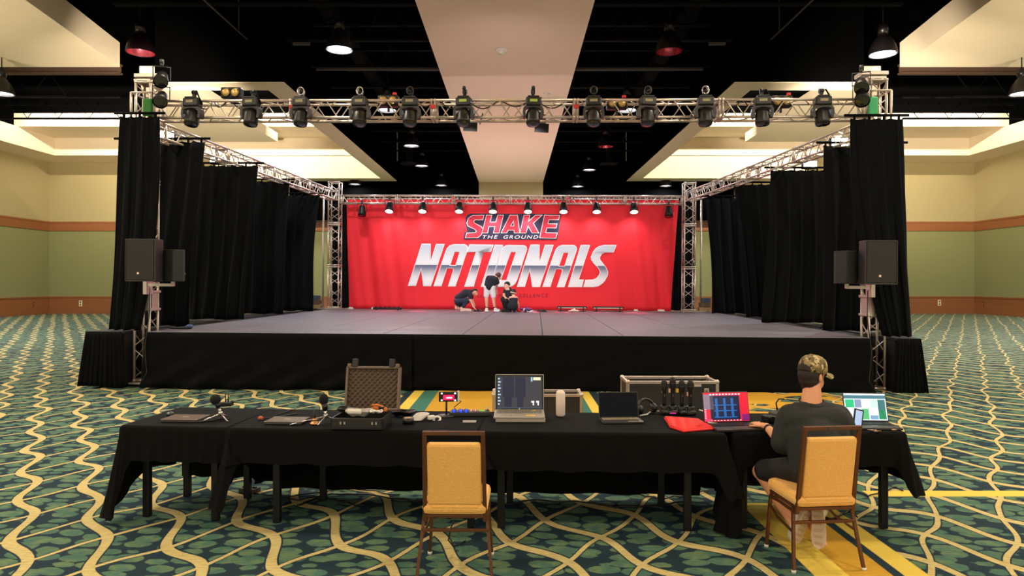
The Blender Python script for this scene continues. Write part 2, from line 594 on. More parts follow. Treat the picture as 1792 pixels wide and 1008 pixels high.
# linear washers added under the dark ceiling to brighten the stepped coves
for s, nm in ((-1, 'left'), (1, 'right')):
    for i, xc_ in enumerate((11.6, 20.8)):
        t = thing('wall_washer', 'long dark linear washer lamp in the %s ceiling bay, %s from the stage' % (nm, ORD[i]), 'light', (MX + s * xc_, 33.9, 10.75))
        B().box((0, -0.06, 0), (8.4, 0.05, 0.16), bev=0.01).obj('housing', m_steel_dark, t)
        B().box((0, -0.02, 0.06), (8.4, 0.1, 0.02)).obj('hood', m_steel_dark, t)
        for xx in (-3.5, 0, 3.5):
            B().cyl((xx, -0.05, 0.06), (xx, -0.05, ZC - 10.75), 0.012, n=6).obj('hanger', m_steel_dark, t)
        l_ = lamp('washer_light', 'AREA', (0, 0.0, 0), 900, (1.0, 0.92, 0.78), t, aim=(0, 4.0, -0.75))
        l_.data.shape = 'RECTANGLE'
        l_.data.size = 8.2
        l_.data.size_y = 0.08
    t = thing('uplight', 'floor uplight beyond the %s side of the stage, aimed at the hanging cloud' % nm, 'stage light', (MX + s * 17.5, 14.0, 0))  # unseen lamp added to brighten the cloud's underside
    B().box((0, 0, 0.03), (0.34, 0.34, 0.05), bev=0.01).obj('base', m_blackmetal, t)
    B().lathe([(0.1, 0.06), (0.13, 0.1), (0.14, 0.28), (0.13, 0.28), (0.12, 0.12), (0, 0.1)], 18).obj('can', m_blackmetal, t)
    lamp('cloud_uplight', 'SPOT', (0, 0, 0.35), 3600, (1.0, 0.84, 0.64), t, aim=(0, 1.0, 9), size=0.12, spot=R(110), blend=0.9)

# smoke detector and sprinkler under the centre soffit
p = on(878, 87, 7.9)
d = thing('smoke_detector', 'round white smoke detector on the centre ceiling soffit', 'detector', p)
B().lathe([(0, 0), (0.17, 0), (0.17, -0.03), (0.14, -0.05), (0, -0.05)], 24).obj('base', m_white, d)
B().lathe([(0.09, -0.05), (0.08, -0.1), (0, -0.11)], 18).obj('sensor', m_white, d)
p = on(957, 163, 7.9)
tag(B().lathe([(0, 0), (0.12, 0), (0.1, -0.03), (0, -0.035)], 18).obj('ceiling_light', m_white), 'small white round fitting on the centre soffit above the truss', 'light').location = p

# ------------------------------------------------------------------ pendant lamps
PEND = [  # px, py, lit, label
    (246, 93, 0, 'unlit dark red bell pendant above the left truss tower'),
    (594, 88, 1, 'lit bell pendant hanging left of the centre soffit near the top'),
    (1171, 91, 0, 'unlit pink-tinted bell pendant right of the centre soffit near the top'),
    (1545, 96, 1, 'lit bell pendant above the right truss tower'),
    (3, 165, 1, 'lit bell pendant at the far left edge of the picture'),
    (1788, 165, 1, 'lit bell pendant at the far right edge of the picture'),
    (677, 194, 1, 'lit bell pendant glowing through the left half of the front truss'),
    (1097, 194, 1, 'lit bell pendant glowing through the right half of the front truss'),
    (720, 256, 1, 'lit bell pendant just below the front truss left of the soffit'),
    (1060, 257, 0, 'unlit red bell pendant just below the front truss right of the soffit'),
    (738, 291, 1, 'lit bell pendant beside the round diffuser left of the soffit'),
    (1031, 298, 1, 'lit bell pendant beside the round diffuser right of the soffit'),
    (772, 325, 1, 'small far lit pendant left of the soffit end, nearest to it'),
    (1011, 327, 1, 'small far lit pendant right of the soffit end, nearest to it'),
    (621, 323, 1, 'small far lit pendant above the left end of the rear truss'),
    (1165, 326, 1, 'small far lit pendant above the right end of the rear truss'),
]
prof = [(0.36, 0), (0.35, 0.1), (0.31, 0.24), (0.25, 0.36), (0.17, 0.47), (0.12, 0.52), (0.12, 0.56)]
inn = [(0.345, 0.01), (0.335, 0.1), (0.295, 0.23), (0.235, 0.34), (0.16, 0.44), (0.0, 0.46)]
m_bell = mat('black_bell_enamel', (20, 17, 18), 0.35, 0.2, var=0.2)
m_bell_red = mat('dark_red_bell_enamel', (20, 5, 10), 0.35, 0.2, var=0.3)
for i, (px, py, lit, lb) in enumerate(PEND):
    Y = F * 6.15 / (CY - py)
    Y = min(Y, 40.2)
    p = at(px, py, Y)
    if 20.0 < Y < 21.5:
        Y = 19.9
        p = at(px, py, Y)
    t = thing('pendant_lamp', lb, 'pendant lamp', p, group='bell pendants of the hall')
    B().lathe(prof).obj('shade', m_bell if lit else m_bell_red, t, fix=True)
    B().lathe(inn).obj('reflector', m_chrome if lit else m_pinkref, t)
    B().cyl((0, 0, 0.56), (0, 0, 0.8), 0.13, n=14).obj('housing', m_bell if lit else m_bell_red, t)
    B().cyl((0, 0, 0.8), (0, 0, ZC - p.z), 0.015, n=6).obj('stem', m_steel_dark, t)
    if lit:
        B().lathe([(0, 0.06), (0.3, 0.06), (0.3, 0.075), (0, 0.075)]).obj('diffuser', m_glow_cool, t)
        lamp('pendant_light', 'AREA', (0, 0, -0.02), 300, COOL, t, size=0.6)
    else:
        B().ball((0, 0, 0.25), (0.07, 0.07, 0.12), 10).obj('bulb', m_white, t)
# unseen pendants added beside and above the frame to brighten the floor
for j, (X_, Y_, s_) in enumerate([(s * a, b, s) for s in (-1, 1) for a, b in ((18.5, 18.0), (21.5, 23.5), (25.2, 31.0))]):
    t = thing('pendant_lamp', 'cool bell pendant over the %s side of the hall floor, %s from the front' % ('left' if s_ < 0 else 'right', ORD[j % 3]), 'pendant lamp', (X_, Y_, 8.0), group='bell pendants of the side bays')
    B().lathe(prof, 14).obj('shade', m_bell, t)
    B().cyl((0, 0, 0.56), (0, 0, 1.2), 0.03, n=6).obj('stem', m_steel_dark, t)
    lamp('side_pendant_light', 'AREA', (0, 0, 0.02), 520, COOL, t, size=0.6)
for j, (X_, Y_) in enumerate([(a, b) for a in (-16, -10, -5, 5, 10, 16) for b in (0.5, 6.5, 12.0)]):  # warm pendants added overhead, out of frame, to light the foreground
    t = thing('pendant_lamp', 'warm bell pendant above the foreground hall floor, %s from left in the %s row' % (ORD[j // 3], ('rear', 'middle', 'front')[j % 3]), 'pendant lamp', (X_, Y_, 8.0), group='bell pendants over the foreground')
    B().lathe(prof, 14).obj('shade', m_bell, t)
    B().cyl((0, 0, 0.56), (0, 0, ZC - 8.0), 0.03, n=6).obj('stem', m_steel_dark, t)
    lamp('foreground_pendant_light', 'AREA', (0, 0, 0.02), 210, WARM, t, size=0.6)
# ------------------------------------------------------------------ stage deck
DZ = 0.96
m_deck = mat('grey_stage_vinyl', (112, 106, 114), 0.5, var=0.16, scale=2.2, bump=0.05, bscale=20)
m_deckframe = mat('stage_frame_black', (20, 20, 20), 0.7)
xl = sl(152, 600, 0).x
xr = sl(1610, 600, 0).x
txl = sl(256, 560, 0.35).x            # front tower centres
txr = sl(1528, 560, 0.35).x
deck = thing('stage_deck', 'low black-skirted stage with a grey vinyl dance floor', 'stage', mtx=STG)
B().box(((txl + .22 + txr - .22) / 2, 5.6, DZ / 2 - 0.02), (txr - txl - .44, 11.2, DZ - 0.05)).obj('platform', m_deckframe, deck)
n = 9
x0, x1 = txl + .22, txr - .22
for i in range(n):
    a, b = x0 + (x1 - x0) * i / n, x0 + (x1 - x0) * (i + 1) / n
    B().box(((a + b) / 2, 5.6, DZ - 0.02), (b - a - 0.012, 11.24, 0.04), bev=0.006).obj('floor_panel', m_deck, deck)
for s, e, t_ in ((-1, xl, txl), (1, xr, txr)):
    a, b = sorted((e, t_ + s * .22))
    B().box(((a + b) / 2, 5.6, DZ / 2 - 0.02), (b - a, 11.1, DZ - 0.05)).obj('wing_platform', m_deckframe, deck)
    B().box(((a + b) / 2, 5.6, DZ - 0.02), (b - a + .02, 11.2, 0.04), bev=0.006).obj('wing_panel', mat('dark_wing_vinyl', (40, 38, 40), 0.6), deck)
    B().box((t_, 6.0, DZ / 2 - 0.02), (0.44, 10.3, DZ - 0.02)).obj('tower_gap_platform', m_deckframe, deck)


def fold(s, seed, n):
    return math.sin(2 * math.pi * n * s + seed) + 0.6 * math.sin(2 * math.pi * n * 0.43 * s + seed * 2.3) + 0.35 * math.sin(2 * math.pi * n * 2.1 * s + seed * 1.7)


def skirt(lb, a, b, y, seed, n, amp, flare, swag=0.0):
    def f(u_, v_):
        x_ = a + (b - a) * u_
        x_ += flare * (1 - v_) * (u_ - 0.5) * 2
        dz = DZ - 0.005
        zz = 0.0 + v_ * dz
        sw = math.sin((u_ * 3 + (1 - v_) * 1.2 + seed) * math.pi * 2) * swag * (1 - v_)
        return Vector((x_, y - 0.02 - amp * (0.25 + 0.75 * (1 - v_)) * (1.3 + fold(u_, seed, n)) * 0.6 - sw * sw - 0.03 * (1 - v_), zz))
    o = B().grid(f, int(max(60, n * 10)), 10).obj('stage_skirt', m_skirt, None, solid=0.008)
    o.matrix_world = STG
    return tag(o, lb, 'stage skirt')


mid = sl(722, 600, 0).x
skirt('long black cloth skirt on the left half of the stage front', x0 - .02, mid, 0, 1.0, 9, 0.03, 0.02, 0.3)
skirt('long black cloth skirt on the right half of the stage front', mid, x1 + .02, 0, 2.6, 7, 0.025, 0.02, 0.22)
skirt('pleated black skirt on the left end riser of the stage', xl, txl - .22, 0, 0.4, 9, 0.035, 0.1)
skirt('pleated black skirt on the right end riser of the stage', txr + .22, xr, 0, 1.9, 8, 0.035, 0.1)

# ------------------------------------------------------------------ trusses and towers


def lacing(p0, p1, off0, off1, step, r, nmax=None):
    """one continuous bent rod zig-zagging between two chords"""
    p0, p1, off0, off1 = map(Vector, (p0, p1, off0, off1))
    L = (p1 - p0).length
    n_ = max(2, int(round(L / step)))
    pts = []
    for i in range(n_ + 1):
        q = p0 + (p1 - p0) * (i / n_)
        o_ = off1 if i % 2 else off0
        e = (p1 - p0).normalized() * step * 0.12
        if i > 0:
            pts.append(q + o_ - e)
        if i < n_:
            pts.append(q + o_ + e)
    return B().tube(pts, r, 5)


def box_truss(name, lb, P0, P1, w_, cr, br, nsec, up=Vector((0, 0, 1)), step=0.3, marks=()):
    """four-chord truss from P0 to P1 in stage coordinates"""
    P0, P1 = Vector(P0), Vector(P1)
    ax = (P1 - P0).normalized()
    sd = ax.cross(up).normalized()
    up = sd.cross(ax).normalized()
    t = thing(name, lb, 'truss', P0, mtx=STG)
    D = P1 - P0
    cs = [(a * sd + b * up) * (w_ / 2) for a, b in ((-1, 1), (1, 1), (1, -1), (-1, -1))]
    for k in range(nsec):
        a, b = D * (k / nsec), D * ((k + 1) / nsec)
        e = ax * 0.03
        for c in cs:
            B().cyl(a + c + e * 0.2, b + c - e * 0.2, cr, n=8).obj('chord', m_alu, t)
        for q in (a + e, b - e):
            fr = B()
            for i in range(4):
                fr.cyl(q + cs[i], q + cs[(i + 1) % 4], cr * 0.95, n=6)
                fr.ball(q + cs[i], cr * 1.35, 8)
            fr.obj('end_frame', m_alu, t)
        for i in range(4):
            lacing(a + e * 1.5, b - e * 1.5, cs[i], cs[(i + 1) % 4], step, br).obj('lacing_rod', m_alu, t)
        if k in marks:
            B().box(b - sd * (w_ / 2 + 0.03) * (1 if sd.y > 0 else -1) + up * 0.03, (0.09, 0.012, 0.07), bev=0.003).obj('red_marker', m_red, t)
    return t


TY = 0.35
zt, zb = 5.08, 4.77
xa, xb = txl + 0.18, txr - 0.18
box_truss('lighting_truss', 'long silver front truss carrying the row of moving heads', (xa, TY, (zt + zb) / 2), (xb, TY, (zt + zb) / 2), 0.30, 0.025, 0.011, 5, step=0.27, marks=(0, 1, 2))


def tower(lb, x, y, z0, z1, w_, head):
    t = box_truss('truss_tower', lb, (x, y, z0 + 0.04), (x, y, z1), w_, 0.024, 0.011, 3, up=Vector((0, 1, 0)), step=0.3)
    B().box((0, 0, -0.02), (w_ + .14, w_ + .14, 0.03), bev=0.005).obj('base_plate', m_alu, t)
    return t


for s, x_, side in ((-1, txl, 'left'), (1, txr, 'right')):
    t = tower('silver truss tower at the front %s corner of the stage' % side, x_, TY, 0.0, 5.45, 0.27, True)
    # hinge section at speaker height, lifting sleeve, head block
    for z_ in (1.30, 1.62):
        B().box((0, 0, z_), (0.36, 0.33, 0.045), bev=0.008).obj('hinge_plate', m_alu, t)
    hx = B()
    for k_ in (-1, 1):
        hx.box((0.09 * k_, -0.155, 1.46), (0.09, 0.012, 0.28), bev=0.004)
        hx.box((0.155 * k_, 0, 1.46), (0.012, 0.2, 0.28), bev=0.004)
    hx.obj('hinge_web', mat('hinge_metal', (205, 180, 176), 0.45, 0.6), t)
    sl_ = B()
    for a_ in (-1, 1):
        for b_ in (-1, 1):
            sl_.cyl((0.19 * a_, 0.19 * b_, 4.62), (0.19 * a_, 0.19 * b_, 5.18), 0.022, n=8)
    for z_ in (4.62, 5.18):
        for a_, b_ in (((-.19, -.19), (.19, -.19)), ((.19, -.19), (.19, .19)), ((.19, .19), (-.19, .19)), ((-.19, .19), (-.19, -.19))):
            sl_.cyl((*a_, z_), (*b_, z_), 0.02, n=6)
    sl_.obj('lifting_sleeve', m_alu, t)
    B().box((0.06 * s * -1, 0, 5.5), (0.46, 0.3, 0.07), bev=0.01).box((-0.02, 0, 5.42), (0.3, 0.3, 0.03)).obj('head_block', m_alu, t)
    B().box((0.16 * -s, 0, 5.36), (0.1, 0.2, 0.14), rot=(0, 0.5 * s, 0), bev=0.01).cyl((0.16 * -s, -0.12, 5.36), (0.16 * -s, 0.12, 5.36), 0.07, n=16).obj('pulley', m_alu, t)
    B().box((0.19 * -s * 0.7, -0.22, 4.90), (0.17, 0.07, 0.32), bev=0.03).obj('green_bag', mat('green_cloth_%s' % side, (44, 120, 40) if s < 0 else (70, 180, 120), 0.7), t)

# rear towers on the deck, rear truss, side trusses
RY = 10.45
rl, rr = sl(586, 450, RY).x, sl(1205, 450, RY).x
for x_, side in ((rl, 'left'), (rr, 'right')):
    tower('silver truss tower at the rear %s corner of the stage' % side, x_, RY, DZ, 5.15, 0.34, False)
rz = (sl(890, 343, RY).z + sl(890, 357, RY).z) / 2
box_truss('lighting_truss', 'thin silver rear truss above the red backdrop', (rl + .2, RY, rz), (rr - .2, RY, rz), 0.25, 0.022, 0.011, 6, step=0.25, marks=(1, 3))
for x_, x2, side in ((txl, rl, 'left'), (txr, rr, 'right')):
    s = -1 if side == 'left' else 1
    box_truss('lighting_truss', 'silver truss running back along the %s side of the stage' % side, (x_ - s * 0.05, TY + 0.25, 4.62), (x2, RY - 0.25, 4.66), 0.27, 0.023, 0.011, 4, step=0.3)
    # pale pipe beside the rear tower and a second upright
    o = B().cyl((x2 + s * 0.42, RY + 0.1, DZ), (x2 + s * 0.42, RY + 0.1, 4.6), 0.03, n=8).box((x2 + s * 0.42, RY + 0.1, DZ + .02), (0.3, 0.3, 0.03)).obj('upright_pipe', m_alu)
    o.matrix_world = STG
    tag(o, 'pale upright pipe on a base beside the rear %s tower' % side, 'pipe')

# ------------------------------------------------------------------ side drapes
def drape(lb, ly, tL, tR, zt_, bL, bR, zb_, seed, nf, amp=0.05, inner=1, curve=0.0):
    def f(u_, v_):
        a = bL + (tL - bL) * v_
        b = bR + (tR - bR) * v_
        if inner > 0:
            b -= curve * math.sin(math.pi * v_)
        else:
            a += curve * math.sin(math.pi * v_)
        x_ = a + (b - a) * u_
        x_ += 0.02 * math.sin(u_ * 40 + v_ * 5 + seed)
        A = amp * (0.35 + 0.65 * (1 - v_))
        y_ = ly + A * fold(u_ + 0.02 * math.sin(v_ * 4 + seed), seed, nf)
        z_ = zb_ + (zt_ - zb_) * v_
        if v_ > 0.995:
            z_ -= 0.025 * abs(math.sin(u_ * nf * 4.0))
        if v_ < 0.01:
            z_ += 0.012 * (1 + math.sin(u_ * 19 + seed))
        return Vector((x_, y_, z_))
    o = B().grid(f, int(nf * 14), 26).obj('stage_drape', m_drape, None, solid=0.012)
    o.matrix_world = STG
    return tag(o, lb, 'drape', 'black side drapes of the stage')


LD = [  # inner edge px top, top y, outer px top, inner px bottom, bottom y, outer px bottom
    (277, 203, 212, 243, 579, 190, 'foremost black drape left of the left tower'),
    (357, 247, 255, 334, 573, 238, 'second black drape from the front on the left, under the glare'),
    (453, 289, 315, 428, 561, 305, 'third black drape from the front on the left, the widest there'),
    (508, 317, 425, 495, 551, 405, 'fourth black drape from the front on the left'),
    (560, 341, 485, 546, 545.5, 468, 'rearmost black drape on the left beside the rear tower'),
]
RD = [
    (1490, 207, 1578, 1545, 584, 1596, 'foremost black drape right of the right tower'),
    (1440, 254, 1530, 1437, 581, 1545, 'second black drape from the front on the right'),
    (1347, 297, 1455, 1333, 566, 1450, 'third black drape from the front on the right, the widest there'),
    (1283, 322, 1365, 1306, 556, 1356, 'fourth black drape from the front on the right'),
    (1235, 346, 1300, 1246, 550, 1316, 'rearmost black drape on the right beside the rear tower'),
]
for s, LIST in ((1, LD), (-1, RD)):
    side = 'left' if s > 0 else 'right'
    for i, (it, yt, ot, ib, yb, ob, lb) in enumerate(LIST):
        ly = 0.08 if i == 0 else sz(ib, yb, DZ).y
        ly = min(ly, 10.2)
        tI, tO, bI, bO = sl(it, yt, ly), sl(ot, yt, ly).x, sl(ib, yb, ly).x, sl(ob, yb, ly).x
        zt_ = tI.z
        if i:
            tO -= s * 0.5
            bO -= s * 0.5
        a, b = (tO, tI.x) if s > 0 else (tI.x, tO)
        c_, d_ = (bO, bI) if s > 0 else (bI, bO)
        wd = abs(tI.x - tO)
        drape(lb, ly, a, b, zt_, c_, d_, DZ + 0.012, 1.3 * i + (0 if s > 0 else 0.7), max(3, wd * 3.2), 0.05 if i else 0.03, s, 0.05 if i else -0.16)
        o = B().cyl((a - 0.12, ly, zt_ + 0.05), (b + 0.12, ly, zt_ + 0.05), 0.024, n=8)
        for k_ in range(int(wd / 0.25) + 1):
            xx = a + 0.05 + (b - a - 0.1) * k_ / max(1, int(wd / 0.25))
            o.box((xx, ly, zt_ + 0.02), (0.015, 0.06, 0.1))
        o = o.obj('drape_pipe', m_steel_dark)
        o.matrix_world = STG
        tag(o, 'dark drape pipe over the %s drape from the front on the %s side' % (ORD[i], side), 'pipe')
# masking drapes behind the rear towers, beside the backdrop
for a, b, side in ((rl - 0.25, rl + 0.62, 'left'), (rr - 0.72, rr + 0.35, 'right')):
    drape('narrow black masking drape between the backdrop and the rear %s tower' % side, 11.05, a, b, 4.5, a, b, DZ + .012, 2.2, 5, 0.03)

# ------------------------------------------------------------------ backdrop
BY = 10.85
bl0, bl1 = sl(607, 350, BY).x, sl(610, 543, BY).x
br0, br1 = sl(1188, 355, BY).x, sl(1173, 545, BY).x
bzt = sl(890, 350, BY).z


def bfold(x_, z_):
    d = min(abs(x_ - bl1), abs(x_ - br1))
    e = max(0.0, 1 - d / 2.6)
    h_ = max(0.0, 1 - (z_ - DZ) / (bzt - DZ))
    return (0.008 + 0.05 * e * (0.25 + 0.75 * h_)) * (math.sin(x_ * 7.3 + z_ * 0.8) + 0.5 * math.sin(x_ * 15.1 + z_ * 1.9)) * (0.6 if e == 0 else 1)


def bback(u_, v_):
    a = bl1 + (bl0 - bl1) * v_
    b = br1 + (br0 - br1) * v_
    x_ = a + (b - a) * u_
    z_ = DZ + 0.01 + (bzt - DZ) * v_
    return Vector((x_, BY + bfold(x_, z_), z_))


bd = thing('stage_backdrop', 'wide red cloth backdrop with the event name in chrome letters', 'backdrop', mtx=STG)
m_redcloth = mat('red_backdrop_cloth', (234, 26, 44), 0.7, var=0.06, scale=1.2)
B().grid(bback, 180, 24).obj('cloth', m_redcloth, bd, solid=0.006)
B().cyl((bl0, BY + 0.02, bzt + .03), (br0, BY + 0.02, bzt + .03), 0.025, n=8).obj('top_pipe', m_alu, bd)
B().box(((bl1 + br1) / 2, BY + 0.05, DZ + 0.03), (br1 - bl1, 0.05, 0.06)).obj('bottom_rail', m_white, bd)


def fill_mesh(polys, name, m, layer, offset=0.0, zoom=True, text=None):
    cu = bpy.data.curves.new(name, 'CURVE')
    cu.dimensions = '2D'
    cu.fill_mode = 'BOTH'
    for pl in polys:
        sp = cu.splines.new('POLY')
        sp.points.add(len(pl) - 1)
        for p_, (a, b) in zip(sp.points, pl):
            q = sl(700 + a / 4.48, 360 + b / 4.48, BY)
            p_.co = (q.x, q.z, 0, 1)
        sp.use_cyclic_u = True
    cu.offset = offset
    return bake_flat(cu, name, m, layer)


def bake_flat(cu, name, m, layer):
    o = bpy.data.objects.new('tmp', cu)
    C.objects.link(o)
    dg = bpy.context.evaluated_depsgraph_get()
    me = bpy.data.meshes.new_from_object(o.evaluated_get(dg))
    bpy.data.objects.remove(o)
    bm = bmesh.new()
    bm.from_mesh(me)
    bmesh.ops.subdivide_edges(bm, edges=[e for e in bm.edges if e.calc_length() > 0.3], cuts=2, use_grid_fill=False)
    for v_ in bm.verts:
        x_, z_ = v_.co.x, v_.co.y
        v_.co = (x_, BY + bfold(x_, z_) - 0.012 - 0.014 * layer, z_)
    bm.to_mesh(me)
    bm.free()
    me.materials.clear()
    me.materials.append(m)
    me.name = name
    ob = bpy.data.objects.new(name, me)
    C.objects.link(ob)
    ob.parent = bd
    return ob


# chrome letter print: two silver fades split by a horizon line
kc = NT('chrome_letter_print')
zz = kc.xyz()[2]
ztop, zmid, zbot = sl(890, 360 + 304 / 4.48, BY).z, sl(890, 360 + 468 / 4.48, BY).z, sl(890, 360 + 636 / 4.48, BY).z
tn = ma2 = kc.step
upf = kc.step(zz, zmid, ztop)
lof = kc.step(zz, zbot, zmid)
cu_ = kc.mix(upf, (228, 231, 237), (178, 188, 202))
cl_ = kc.mix(kc.ma('POWER', lof, 2.2), (240, 240, 246), (92, 100, 132))
kc.put(kc.b.inputs['Base Color'], kc.mix(kc.step(zz, zmid - 0.012, zmid + 0.012), cl_, cu_))
kc.b.inputs['Roughness'].default_value = 0.7
m_print_w = mat('white_print', (246, 244, 246), 0.7, var=0.02)
m_print_navy = mat('navy_print', (34, 34, 66), 0.7, var=0.05)
m_print_red = mat('crimson_print', (226, 48, 74), 0.7, var=0.05)
m_print_dk = mat('dark_red_print', (108, 16, 34), 0.7, var=0.05)
N1 = [(65, 628), (172, 300), (240, 300), (240, 440), (285, 302), (349, 302), (243, 630), (184, 630), (166, 492), (125, 628)]
A1 = [(265, 630), (358, 362), (370, 335), (390, 314), (420, 304), (510, 304), (528, 316), (532, 335), (528, 352), (435, 632), (378, 632), (420, 505), (418, 494), (408, 490), (368, 490), (325, 630)]
A1h = [(428, 362), (470, 362), (437, 468), (393, 468)]
O1 = [(715, 596), (800, 345), (812, 325), (830, 313), (852, 310), (970, 312), (988, 320), (994, 335), (992, 352), (915, 590), (902, 612), (885, 627), (860, 636), (735, 636), (718, 628), (712, 612)]
O1h = [(868, 362), (912, 362), (835, 585), (790, 585)]
Tt = [(545, 305), (733, 308), (712, 362), (655, 362), (578, 634), (506, 634), (598, 362), (527, 362)]
It = [(745, 308), (808, 310), (705, 635), (635, 635)]
Lt = [(1318, 637), (1418, 310), (1487, 310), (1400, 580), (1440, 580), (1425, 637)]
St = [(1695, 310), (1672, 365), (1605, 365), (1580, 380), (1566, 405), (1568, 425), (1585, 445), (1615, 485), (1630, 520), (1628, 545), (1605, 590), (1582, 613), (1555, 630), (1520, 637), (1438, 637), (1455, 582), (1510, 580), (1538, 570), (1560, 545), (1568, 520), (1556, 490), (1515, 448), (1500, 425), (1497, 402), (1515, 360), (1532, 338), (1558, 320), (1600, 310)]


def sh(pl, dx, dy):
    return [(a + dx, b + dy) for a, b in pl]


WORD = [('n', [N1]), ('a', [A1, A1h]), ('t', [Tt]), ('i', [It]), ('o', [O1, O1h]), ('n', [sh(N1, 853, 7)]), ('a', [sh(A1, 853, 6), sh(A1h, 853, 6)]), ('l', [Lt]), ('s', [St])]
for ch, pl in WORD:
    g = fill_mesh(pl, 'letter_' + ch, m_print_w, 1, offset=0.008)
    g2 = fill_mesh(pl, 'letter_face', kc.m, 2, offset=-0.012)
    g2.parent = g
fill_mesh([[(515, 95), (530, 72), (556, 62), (1263, 68), (1232, 268), (498, 265), (508, 208), (528, 200), (514, 150)]], 'logo_shield', m_print_navy, 1)
S_ = [(660, 74), (651, 112), (592, 112), (578, 122), (588, 138), (640, 165), (652, 186), (640, 228), (612, 252), (514, 252), (522, 214), (590, 212), (600, 202), (588, 186), (532, 160), (524, 138), (536, 98), (572, 75)]
H_ = [(678, 74), (722, 74), (708, 128), (752, 128), (766, 74), (812, 74), (778, 215), (732, 215), (744, 165), (699, 165), (688, 215), (644, 215)]
A_ = [(862, 74), (922, 74), (940, 215), (896, 215), (894, 192), (850, 192), (838, 215), (792, 215)]
Ah = [(890, 122), (892, 160), (868, 160)]
K_ = [(972, 74), (1020, 74), (1008, 122), (1062, 74), (1116, 74), (1046, 138), (1090, 215), (1036, 215), (1004, 160), (988, 215), (940, 215)]
E_ = [(1132, 74), (1252, 76), (1244, 112), (1168, 112), (1160, 142), (1232, 143), (1224, 176), (1152, 175), (1143, 212), (1234, 214), (1222, 256), (1094, 253)]
for ch, pl in (('s', [S_]), ('h', [H_]), ('a', [A_, Ah]), ('k', [K_]), ('e', [E_])):
    g = fill_mesh(pl, 'logo_letter_' + ch, m_print_w, 2, offset=0.008)
    g2 = fill_mesh(pl, 'letter_face', m_print_red, 3, offset=-0.012)
    g2.parent = g


def words(txt, name, m, zx, zy, zw, zh, layer, shear=0.25, sp=1.25):
    cu = bpy.data.curves.new(name, 'FONT')
    cu.body = txt
    cu.shear = shear
    cu.space_character = sp
    o = bpy.data.objects.new('tmp', cu)
    C.objects.link(o)
    bpy.context.view_layer.update()
    dx, dy = o.dimensions.x, o.dimensions.y
    dg = bpy.context.evaluated_depsgraph_get()
    me = bpy.data.meshes.new_from_object(o.evaluated_get(dg))
    bpy.data.objects.remove(o)
    mnx = min(v_.co.x for v_ in me.vertices)
    mny = min(v_.co.y for v_ in me.vertices)
    mxx = max(v_.co.x for v_ in me.vertices)
    mxy = max(v_.co.y for v_ in me.vertices)
    for v_ in me.vertices:
        a = zx + (v_.co.x - mnx) / (mxx - mnx) * zw
        b = zy + (mxy - v_.co.y) / (mxy - mny) * zh
        q = sl(700 + a / 4.48, 360 + b / 4.48, BY)
        v_.co = (q.x, BY + bfold(q.x, q.z) - 0.012 - 0.014 * layer, q.z)
    me.materials.clear()
    me.materials.append(m)
    ob = bpy.data.objects.new(name, me)
    C.objects.link(ob)
    ob.parent = bd
    return ob


words('THE', 'logo_words', m_print_w, 650, 233, 118, 26, 3)
words('GROUND', 'logo_words', m_print_w, 812, 233, 272, 26, 3)
words('XELLENCE.', 'tagline_words', m_print_dk, 926, 690, 245, 28, 1, sp=1.4)
words('LLE', 'tagline_words', m_print_dk, 606, 692, 70, 26, 1, sp=1.3)
words('MI', 'tagline_words', m_print_dk, 772, 694, 50, 26, 1, sp=1.3)
